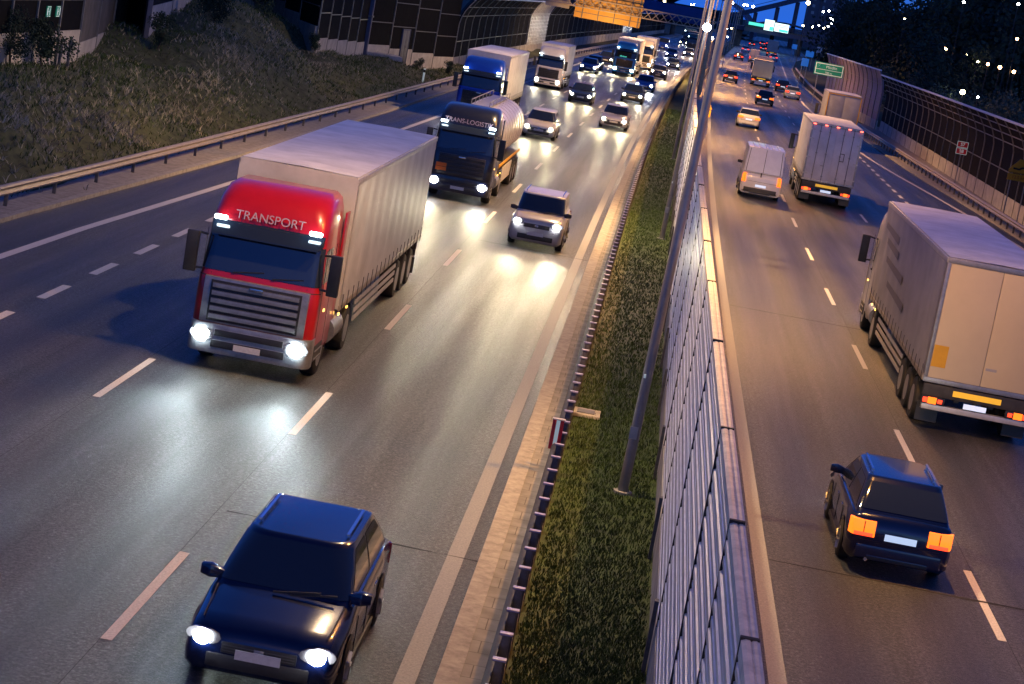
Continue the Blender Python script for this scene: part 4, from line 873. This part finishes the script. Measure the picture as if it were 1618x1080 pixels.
for i,(px,py,Yd,r,c) in enumerate(far):
    if Yd > 300: r *= .68
    p = wpix(px,py,Yd)
    where = 'above the trees on the right' if px > 1340 and py < 70 else 'shining through the dark trees on the right' if px > 1340 and py < 125 else 'behind the right noise wall' if px > 1340 else 'beyond the road bridge' if px > 1200 else 'over the far road beside the median poles' if px > 1110 else 'in the far left distance behind the gantry'
    glow_lamp(f'{cw_[c]} street light {where}', p, r, cols[c])
#================================================================== BRIDGE, VIADUCTS
t = empty('road_bridge', rp(10,604,0), 0, 'road bridge crossing over the right carriageway with green lit signs', 'bridge'); o = Vector(t.location)
A = Vector((2.5+D(600),590,0)); B_ = Vector((78,640,0)); dv = (B_-A).normalized(); nv = Vector((dv.y,-dv.x,0))
def bb(z0, z1, f0, f1, m, nm, A=A, B_=B_):
    b = MB(); b.loft([[P+nv*f0+Vector((0,0,z0))-o, P+nv*f1+Vector((0,0,z0))-o, P+nv*f1+Vector((0,0,z1))-o, P+nv*f0+Vector((0,0,z1))-o] for P in (A,B_)], m); return b.build(nm, t)
bb(4.4,5.6,0,-12,'bridge_blue','deck'); bb(5.6,5.9,.2,-.3,'concrete_dark','kerb_beam'); 
b = MB(); 
for k in range(40):
    P = A.lerp(B_, k/39); b.obox(P+Vector((0,0,5.9))-o, P+Vector((0,0,7.2))-o, .12,.12,'bridge_blue')
for z in (6.3,6.8,7.2): b.obox(A+Vector((0,0,z))-o, B_+Vector((0,0,z))-o, .12,.12,'bridge_blue')
b.build('railing', t)
for s_ in (18.4, 24.5): 
    P = rp(s_, 604)-o; b = MB(); b.cyl((P.x,P.y,-.3),(P.x,P.y,4.4),.55,'concrete_dark'); b.cyl((P.x+1,P.y+6,-.3),(P.x+1,P.y+6,4.4),.55,'concrete_dark'); b.build('pier', t)
P = rp(1.2,596)-o; MB().box(P.x-1.2,P.x+1.2,P.y-2,P.y+12,-.3,5.0,'concrete_dark').build('abutment', t)
P = Vector((66,632,0))-o; MB().box(P.x-4,P.x+12,P.y-2,P.y+12,-.3,5.0,'concrete_dark').build('abutment', t)
def far_sign(name, label, px, py, Y, wd, hg, m, m2=None, posts=True, lines=2, txt=None, rz=0):
    p = wpix(px, py, Y); z = p.z; t = empty(name, (p.x, p.y, 0), rz, label, 'road sign')
    MB().box(-wd/2,wd/2,-.05,.05,z-hg/2,z+hg/2,m).build('board', t, bev=.01)
    if m2:
        b = MB(); e_ = .06*hg; b.box(-wd/2+e_,wd/2-e_,-.056,-.0505,z+hg/2-2*e_,z+hg/2-e_,m2); b.box(-wd/2+e_,wd/2-e_,-.056,-.0505,z-hg/2+e_,z-hg/2+2*e_,m2); b.box(-wd/2+e_,-wd/2+2*e_,-.056,-.0505,z-hg/2+2*e_,z+hg/2-2*e_,m2); b.box(wd/2-2*e_,wd/2-e_,-.056,-.0505,z-hg/2+2*e_,z+hg/2-2*e_,m2); b.build('border', t)
    if posts:
        for x in (-wd*.35, wd*.35): MB().box(x-.05,x+.05,.055,.15,-.3,z+hg*.3,'steel').build('post', t)
    return t, z
t, z = far_sign('direction_sign','long green lit sign on the bridge, leftmost of three',1195,38,589,4.2,.8,'sign_green_lit',None,False)
t, z = far_sign('direction_sign','tall white and green lit sign in the middle of the bridge',1215.5,39.5,589,2.6,2.9,'sign_white_lit',None,False); MB().box(.2,1.25,-.06,-.051,z-1.35,z-.3,'sign_green_lit').build('panel', t)
for k in range(3): MB().box(-1.1,.9,-.058,-.0505,z+.2+k*.35,z+.32+k*.35,'sign_green_lit').build('text_line', t)
t, z = far_sign('direction_sign','wide white and green lit sign, rightmost on the bridge',1235,44,592,3.9,2.3,'sign_white_lit',None,False); MB().box(-.6,1.85,-.06,-.051,z-1.05,z-.4,'sign_green_lit').build('panel', t)
for k in range(2): MB().box(-1.6,1.5,-.058,-.0505,z+.1+k*.4,z+.26+k*.4,'sign_green_lit').build('text_line', t)
# Modlin direction sign
t, z = far_sign('direction_sign','green direction sign reading Modlin beside the purple noise wall',1310,110,246,3.35,1.45,'sign_green_glow','sign_white',True)
text_mesh('lettering','Modlin',.46,'sign_white',t,(.25,-.056,z+.26),(R(90),0,0),.003)
text_mesh('lettering','700 m',.32,'sign_white',t,(0,-.056,z-.40),(R(90),0,0),.003)
MB().box(-1.6,1.6,-.056,-.0505,z-.10,z-.05,'sign_white').build('divider', t)
b = MB()
for a in (45,135): b.obox((-1.2-.24*math.cos(R(a)),-.058,z+.28-.24*math.sin(R(a))),(-1.2+.24*math.cos(R(a)),-.058,z+.28+.24*math.sin(R(a))),.006,.16,'sign_white',up=(0,1,0))
b.build('pictogram', t)
for (px,py,Y,lb,wd,hg,mm) in ((1272,98,300,'small blue square sign on the grass verge before the bridge',1.0,1.1,'sign_blue'),(1255.7,73.5,450,'blue square sign beside the bridge pier',1.0,1.0,'sign_blue'),(1279.5,85,430,'blue sign right of the bridge pier below amber lights',1.6,1.2,'sign_blue'),(1296.5,79.5,440,'pale violet board at the right end of the bridge',1.6,1.3,'tarp_white')): far_sign('road_sign',lb,px,py,Y,wd,hg,mm)
# works vehicle with amber lights under the bridge
make_truck('works lorry with amber lights parked right of the bridge pier',23.2,478,False,cab=(.6,.3,.03),side='sign_yellow',roofm='sign_yellow',rear='sign_yellow',rearkind='none',total=7,boxlen=4,name='works_truck',roof_h=2.7,group='lorries in traffic')
# S7 / S8 shields
p = gp(1488,272); t = empty('route_sign', (19.3+D(143),141,0), 0, 'pair of small red route number signs S7 and S8 on one post', 'road sign')
for z, s_ in ((2.72,'S7'),(2.28,'S8')):
    b = MB(); b.box(-.36,.36,-.02,.0,z-.2,z+.2,'sign_white'); b.box(-.33,.33,-.026,-.0205,z-.17,z+.17,'sign_red'); bd = b.build('board', t); text_mesh('lettering',s_,.30,'sign_white',t,(0,-.027,z),(R(90),0,0),.002)
MB().box(-.03,.03,.002,.05,-.1,2.9,'steel').build('post', t)
# yellow hazard sign
p = wpix(1611,275,116); t = empty('warning_sign', (p.x,p.y,0), 0, 'yellow warning sign with black symbol and distance plate at the right edge', 'road sign'); z = p.z
b = MB(); pts_ = [(-.62,.02),(.62,.02),(.62,.20),(.12,.80),(-.12,.80),(-.62,.20)]
b.loft([[(x,y,z+zz) for x,zz in pts_] for y in (-.03,0)], 'sign_yellow'); b.box(-.60,.60,-.036,-.0305,z+.04,z+.06,'ink'); b.build('board', t)
b = MB(); b.loft([[(x,y,z+zz) for x,zz in ((-.40,.22),(-.05,.20),(.1,.3),(.42,.34),(.40,.42),(.05,.40),(-.1,.30),(-.40,.32))] for y in (-.036,-.031)], 'ink'); b.build('symbol', t)
MB().box(-.62,.62,-.03,0,z-.38,z-.02,'sign_yellow').build('distance_plate', t); text_mesh('lettering','12.5 km',.24,'ink_red',t,(0,-.034,z-.2),(R(90),0,0),.002)
for x in (-.4,.4): MB().box(x-.03,x+.03,.002,.06,-.1,z+.3,'steel').build('post', t)
# yellow sign on the central barrier
p = wpix(1118,172,84); z = p.z; t = empty('warning_sign', (p.x,p.y,0), R(0), 'narrow yellow warning sign mounted on the central barrier behind the lamp pole', 'road sign')
b = MB(); b.loft([[(x,y,z+zz) for x,zz in ((-.17,0),(.17,0),(.0,.40))] for y in (-.03,0)], 'sign_yellow'); b.build('board', t)
MB().box(-.15,.15,-.03,0,z-.30,z-.03,'sign_yellow').build('distance_plate', t); text_mesh('lettering','1',.2,'ink',t,(0,-.034,z-.17),(R(90),0,0),.002); MB().box(-.022,.022,-.036,-.0305,z+.07,z+.23,'ink').build('symbol', t); MB().box(-.03,.03,.001,.06,0,z+.3,'steel').build('post', t)
# arched viaducts and canopies in the distance
def arch(label, c, wd, hg, dep, m, rz=0, name='arched_canopy'):
    t = empty(name, c, rz, label, 'canopy'); b = MB(); n = 20
    b.loft([[(-math.cos(PI*i/n)*wd/2, y, math.sin(PI*i/n)*hg) for i in range(n+1)] + [(math.cos(PI*i/n)*wd/2*.97, y, math.sin(PI*i/n)*hg*.94) for i in range(n+1)] for y in (0, dep)], m); b.build('roof_shell', t, smooth=60)
    b = MB(); 
    for k in range(9): y = dep*k/8; b.loft([[(-math.cos(PI*i/n)*(wd/2+.2), y+dy, math.sin(PI*i/n)*(hg+.2)) for i in range(n+1)]+[(math.cos(PI*i/n)*(wd/2+.02), y+dy, math.sin(PI*i/n)*(hg+.02)) for i in range(n+1)] for dy in (0,.3)], 'frame')
    b.build('rib', t); return t
p = wpix(1100,44,880); arch('tall blue arched canopy over the far road behind the gantry', (p.x,p.y,-.3), 46, 15, 120, 'arch_blue', R(-3))
p = wpix(1222,46,760); arch('lower arched canopy glimpsed above the green bridge signs', (p.x+4,p.y,-.3), 34, 8.6, 60, 'viaduct', R(-3))
t = empty('ramp_viaduct', (0,0,0), 0, 'long rising ramp bridge crossing the sky above the signs', 'bridge'); b = MB()
rpth = [wpix(*v) for v in ((1120,28,900),(1165,26,860),(1195,19,830),(1230,11,800),(1262,3,770),(1300,-2,740),(1360,-4,720))]
b.loft([[v+Vector((0,0,0)), v+Vector((0,9,0)), v+Vector((0,9,1.9)), v+Vector((0,0,1.9))] for v in rpth], 'viaduct'); b.build('deck', t)
for v in rpth[1:]: MB().cyl((v.x,v.y+4,-.3),(v.x,v.y+4,v.z),.8,'viaduct').build('pier', t)
b = MB(); 
for i in range(len(rpth)-1): b.obox(rpth[i]+Vector((0,0,3)), rpth[i+1]+Vector((0,0,3)), .15,.15,'viaduct')
b.build('railing', t)
t = empty('bridge_wall', (0,0,0), 0, 'violet barrier of the elevated road far left behind the gantry', 'bridge'); b = MB()
va, vb = wpix(905,12,620), wpix(1110,38,560)
va.z = vb.z = 0; b.loft([[v+Vector((0,0,z)) for z in (3.8,8.0)] for v in (va,vb)]+[[v+Vector((0,14,z)) for z in (3.8,8.0)] for v in (vb,va)], 'arch_blue'); b.build('barrier', t, smooth=0)
for k in range(6): v = va.lerp(vb,k/5); MB().cyl((v.x,v.y+3,-.3),(v.x,v.y+3,3.8),.7,'concrete_dark').build('pier', t)
# far earth banks closing the horizon
def bank(name, pts, h, dep, m='ground'):
    b = MB(); b.loft([[(x,y,-.4),(x,y+dep*.3,h*(.8+.2*math.sin(i*1.7))),(x,y+dep,h*(.85+.25*math.sin(i*2.3+1)))] for i,(x,y) in enumerate(pts)], m, closed=False); tag(b.build(name), kind='structure')
bank('hill', [(-420,820),(-300,850),(-200,870),(-120,900),(-40,960),(30,1010)], 9, 60)
bank('hill', [(60,1010),(120,980),(200,900),(320,820),(460,760)], 9, 60)
# office blocks right of the ramp bridge
t = empty('apartment_building', wpix(1322,20,900)*1, 0, 'distant pale building with grey windows left of the tree crowns', 'building'); t.location.z = 0
b = MB(); b.box(-12,14,0,14,-.3,22,'viaduct'); b.build('wall', t)
for k in range(16): MB().box(-10.5+(k%6)*4,-9.3+(k%6)*4,-.05,.02,14+(k//6)*2.8,15.2+(k//6)*2.8,'lamp_glow_y' if 0 else 'tarp_grey').build('window', t)  # panes in plain grey, without glow
#================================================================== BANNER BUILDING SIGN
p = wpix(1528,128,230); q = wpix(1640,158,235)
t = empty('billboard', (p.x,p.y,0), math.atan2((q-p).y,(q-p).x), 'large grey sign with dark round emblem and lettering behind the right noise wall', 'billboard')
W0 = (q-p).length; z = p.z
b = MB(); b.loft([[(x,y,z+zz) for x,zz in ((-.35,-1.25),(W0,-2.0),(W0,-.35),(2.6,.35),(1.0,1.15),(.45,1.55))] for y in (0,.15)], 'banner'); b.build('board', t)
MB().cyl((1.25,-.02,z-.25),(1.25,0,z-.25),.62,'ink',n=28).build('emblem', t)
text_mesh('lettering','OBRROBICO',.95,'ink',t,(2.2,-.02,z-1.0),(R(90),R(4),0),.004,'LEFT')
for x in (.6,W0*.5,W0-.3): MB().box(x-.08,x+.08,.2,.36,-.3,z-.5,'frame').build('post', t)
#================================================================== TREES
def leafmesh(nm, n, rx, rz, size, seed, m='leaf', lobes=9):
    rg = random.Random(seed); b = MB(); vs = []; fs = []
    cs = [(rg.gauss(0,.45)*rx, rg.gauss(0,.45)*rx, rz*(rg.random()*1.5-.75), rg.uniform(.28,.5)) for _ in range(lobes)]
    k = 0
    for _ in range(n):
        c = rg.choice(cs); th = rg.uniform(0,2*PI); u = rg.uniform(-1,1); rr = (rg.random()**.5); s_ = math.sqrt(1-u*u)
        x = c[0]+math.cos(th)*s_*rr*c[3]*rx*1.5; y = c[1]+math.sin(th)*s_*rr*c[3]*rx*1.5; z = c[2]+u*rr*c[3]*rz*1.4
        a = Vector((rg.gauss(0,1),rg.gauss(0,1),rg.gauss(0,1))).normalized(); d = a.orthogonal().normalized(); e = a.cross(d); q = size*rg.uniform(.6,1.3); o_ = Vector((x,y,z))
        vs += [tuple(o_+d*q), tuple(o_+e*q*.6), tuple(o_-d*q), tuple(o_-e*q*.6)]; fs.append((k,k+1,k+2,k+3)); k += 4
    b.add(vs, fs, m); return b
def tree(loc, H, seed, label, n=5200, size=.22, m='leaf', rx=None, group='trees behind the right noise wall', nm='tree'):
    rx = rx or H*.36; t = empty(nm, loc, (seed*1.37)%6.28, label, 'tree', group)
    rg = random.Random(seed); b = MB(); b.cyl((0,0,0),(.15,.1,H*.45),H*.022,'bark',H*.014,n=9); b.build('trunk', t)
    b = MB()
    for k in range(6):
        a = k*1.05+rg.random(); z0 = H*rg.uniform(.25,.45); b.cyl((.1,.05,z0),(math.cos(a)*rx*.7,math.sin(a)*rx*.7,H*rg.uniform(.55,.85)),H*.009,'bark',H*.003,n=6)
    b.build('limb', t)
    o_ = leafmesh('crown', n, rx, H*.42, size*H/12, seed, m).build('crown', t, smooth=0, loc=(0,0,H*.62)); return t
trs = [(1352,85,345,13),(1392,80,315,13),(1418,105,275,13),(1430,85,280,15),(1455,120,240,14),(1490,100,260,16),(1520,120,232,15),(1552,100,240,17),(1585,120,225,16),(1615,110,240,18),(1640,130,215,16),(1365,60,340,16),(1410,55,330,17),(1470,50,320,19),(1530,55,310,20),(1590,60,300,20),(1500,150,205,10),(1352,70,400,15)]
tl = ['dark tree at the left end of the wooded row by the bridge','dark rounded tree next to the green direction sign','tree right behind the step in the purple wall','broad dark tree left of the row of orange lamps','tree behind the start of the dark wall rails','dark tree above the orange lamp row','tree behind the grey billboard\'s left corner','tall dark tree above the round emblem','dark tree above the billboard lettering','tree reaching the right edge above the billboard','tree at the right edge behind the wall','far tree whose top touches the ramp bridge','far tall tree with blue sky gaps left','far tall tree with blue sky showing through its top','far tall tree in the middle of the top right','far tall tree in the top right corner','low tree directly above the sky-tinted wall coping','far tree behind the chain of bridge lamps']
for i, ((px,py,Yd,H),lb) in enumerate(zip(trs, tl)):
    v = wpix(px,py,Yd); tree((v.x,v.y,-.4), H*.95, 50+i, lb, n=5200 if i < 11 else 4200, size=.25)
for i,(px,py,Yd,H,lb) in enumerate(((1508,170,180,6,'bluish bush behind the coping below the billboard'),(1560,185,165,6,'bluish bush right of the small white lamp'),(1600,180,160,6.5,'bluish bush at the right edge over the wall'),(1412,140,225,6,'low bush behind the purple wall end'))):
    v = wpix(px,py,Yd); tree((v.x+1.2,v.y,-.3), H, 90+i, lb, n=4200, size=.22, m='leaf_blue', rx=3.0, group='bushes behind the right noise wall', nm='bush')
# shrubs on the embankment, at the foot of the walls
for i,(px,py,H,z,lb) in enumerate(((62,98,1.9,2.2,'dark leafy shrub below the exit signs'),(12,98,2.2,2.2,'dark shrub at the left edge of the picture'),(330,25,1.8,3.6,'low shrub on the crest of the grassy hump'),(245,55,1.5,3.0,'small shrub at the corner of the pale plinth'),(400,20,1.7,3.6,'dark shrub on the hump before the stepping wall'),(600,80,1.1,1.2,'small shrub left of the grey wall door'),(655,98,1.1,.8,'small shrub right of the grey wall door'),(700,112,1.1,.3,'tall weeds at the foot of the last wall panel'),(490,78,1.1,1.8,'weeds against the narrow panelled wall'))):
    v = gp(px,py,z); tree((v.x+.5,v.y-1.2,terr(v.x+.5,v.y-1.2)-.1), H, 130+i, lb, n=2600, size=.24 if H > 2 else .35, m='leaf', rx=H*.36, group='shrubs on the left embankment', nm='shrub')
for i,(px,py) in enumerate(((89,95),(95,96),(109,94))):
    v = gp(px,py,2.3); t = empty('marker_post', (v.x+.2,v.y-.8,terr(v.x+.2,v.y-.8)-.1), 0, 'short stake before the pale plinth below the exit signs', 'stake', 'stakes below the exit signs'); MB().box(-.05,.05,-.05,.05,0,1.25,'frame').build('stake', t, bev=.01); MB().box(-.055,.055,-.055,.055,1.251,1.29,'post_steel').build('cap', t)
v = gp(668,128,.1); t = empty('delineator_post', (v.x,v.y,terr(v.x,v.y)-.05), 0, 'white roadside delineator post on the grass behind the left guardrail', 'marker post'); MB().box(-.06,.06,-.04,.04,0,1.0,'sign_white').build('post', t, bev=.01); MB().box(-.062,.062,-.043,.043,.72,.9,'ink').build('band', t)
v = gp(712,50,2.0)
# concrete slab in the grass and manhole in the median
v = gp(595,92,1.0); t = tag(MB().box(-1.6,1.6,-1.2,1.2,-.2,.12,'concrete').build('concrete_slab', bev=.03), 'pale concrete drain slab in the grass left of the wall door', 'slab'); t.location = (v.x, v.y, terr(v.x, v.y)+.1); t.rotation_euler = (0,0,.3)
v = gp(918,650,0); t = empty('drain_cover', (v.x+.1,v.y,-.04), 0, 'small pale concrete drain cover in the median grass', 'drain cover'); MB().box(-.3,.3,-.35,.35,0,.06,'concrete').build('slab', t, bev=.01); MB().box(-.18,.18,-.2,.2,.061,.075,'frame').build('lid', t, bev=.005)
# litter grit on the asphalt
b = MB()
for _ in range(260):
    Y = random.uniform(22,90); s_ = random.uniform(-13,-1.9) if random.random() < .6 else random.uniform(3.2,12); q = random.uniform(.01,.028); a = random.random()*3; P = rp(s_,Y,.006)
    b.add([P+Vector((math.cos(a+k*2.1)*q,math.sin(a+k*2.1)*q,.004*(k==1))) for k in range(3)], [(0,1,2)], 'kerb')
tag(b.build('grit', smooth=0), kind='stuff')
for o_ in scene.objects:
    if 'label' not in o_ and not o_.parent and o_.type == 'MESH' and 'kind' not in o_: o_['kind'] = 'structure'
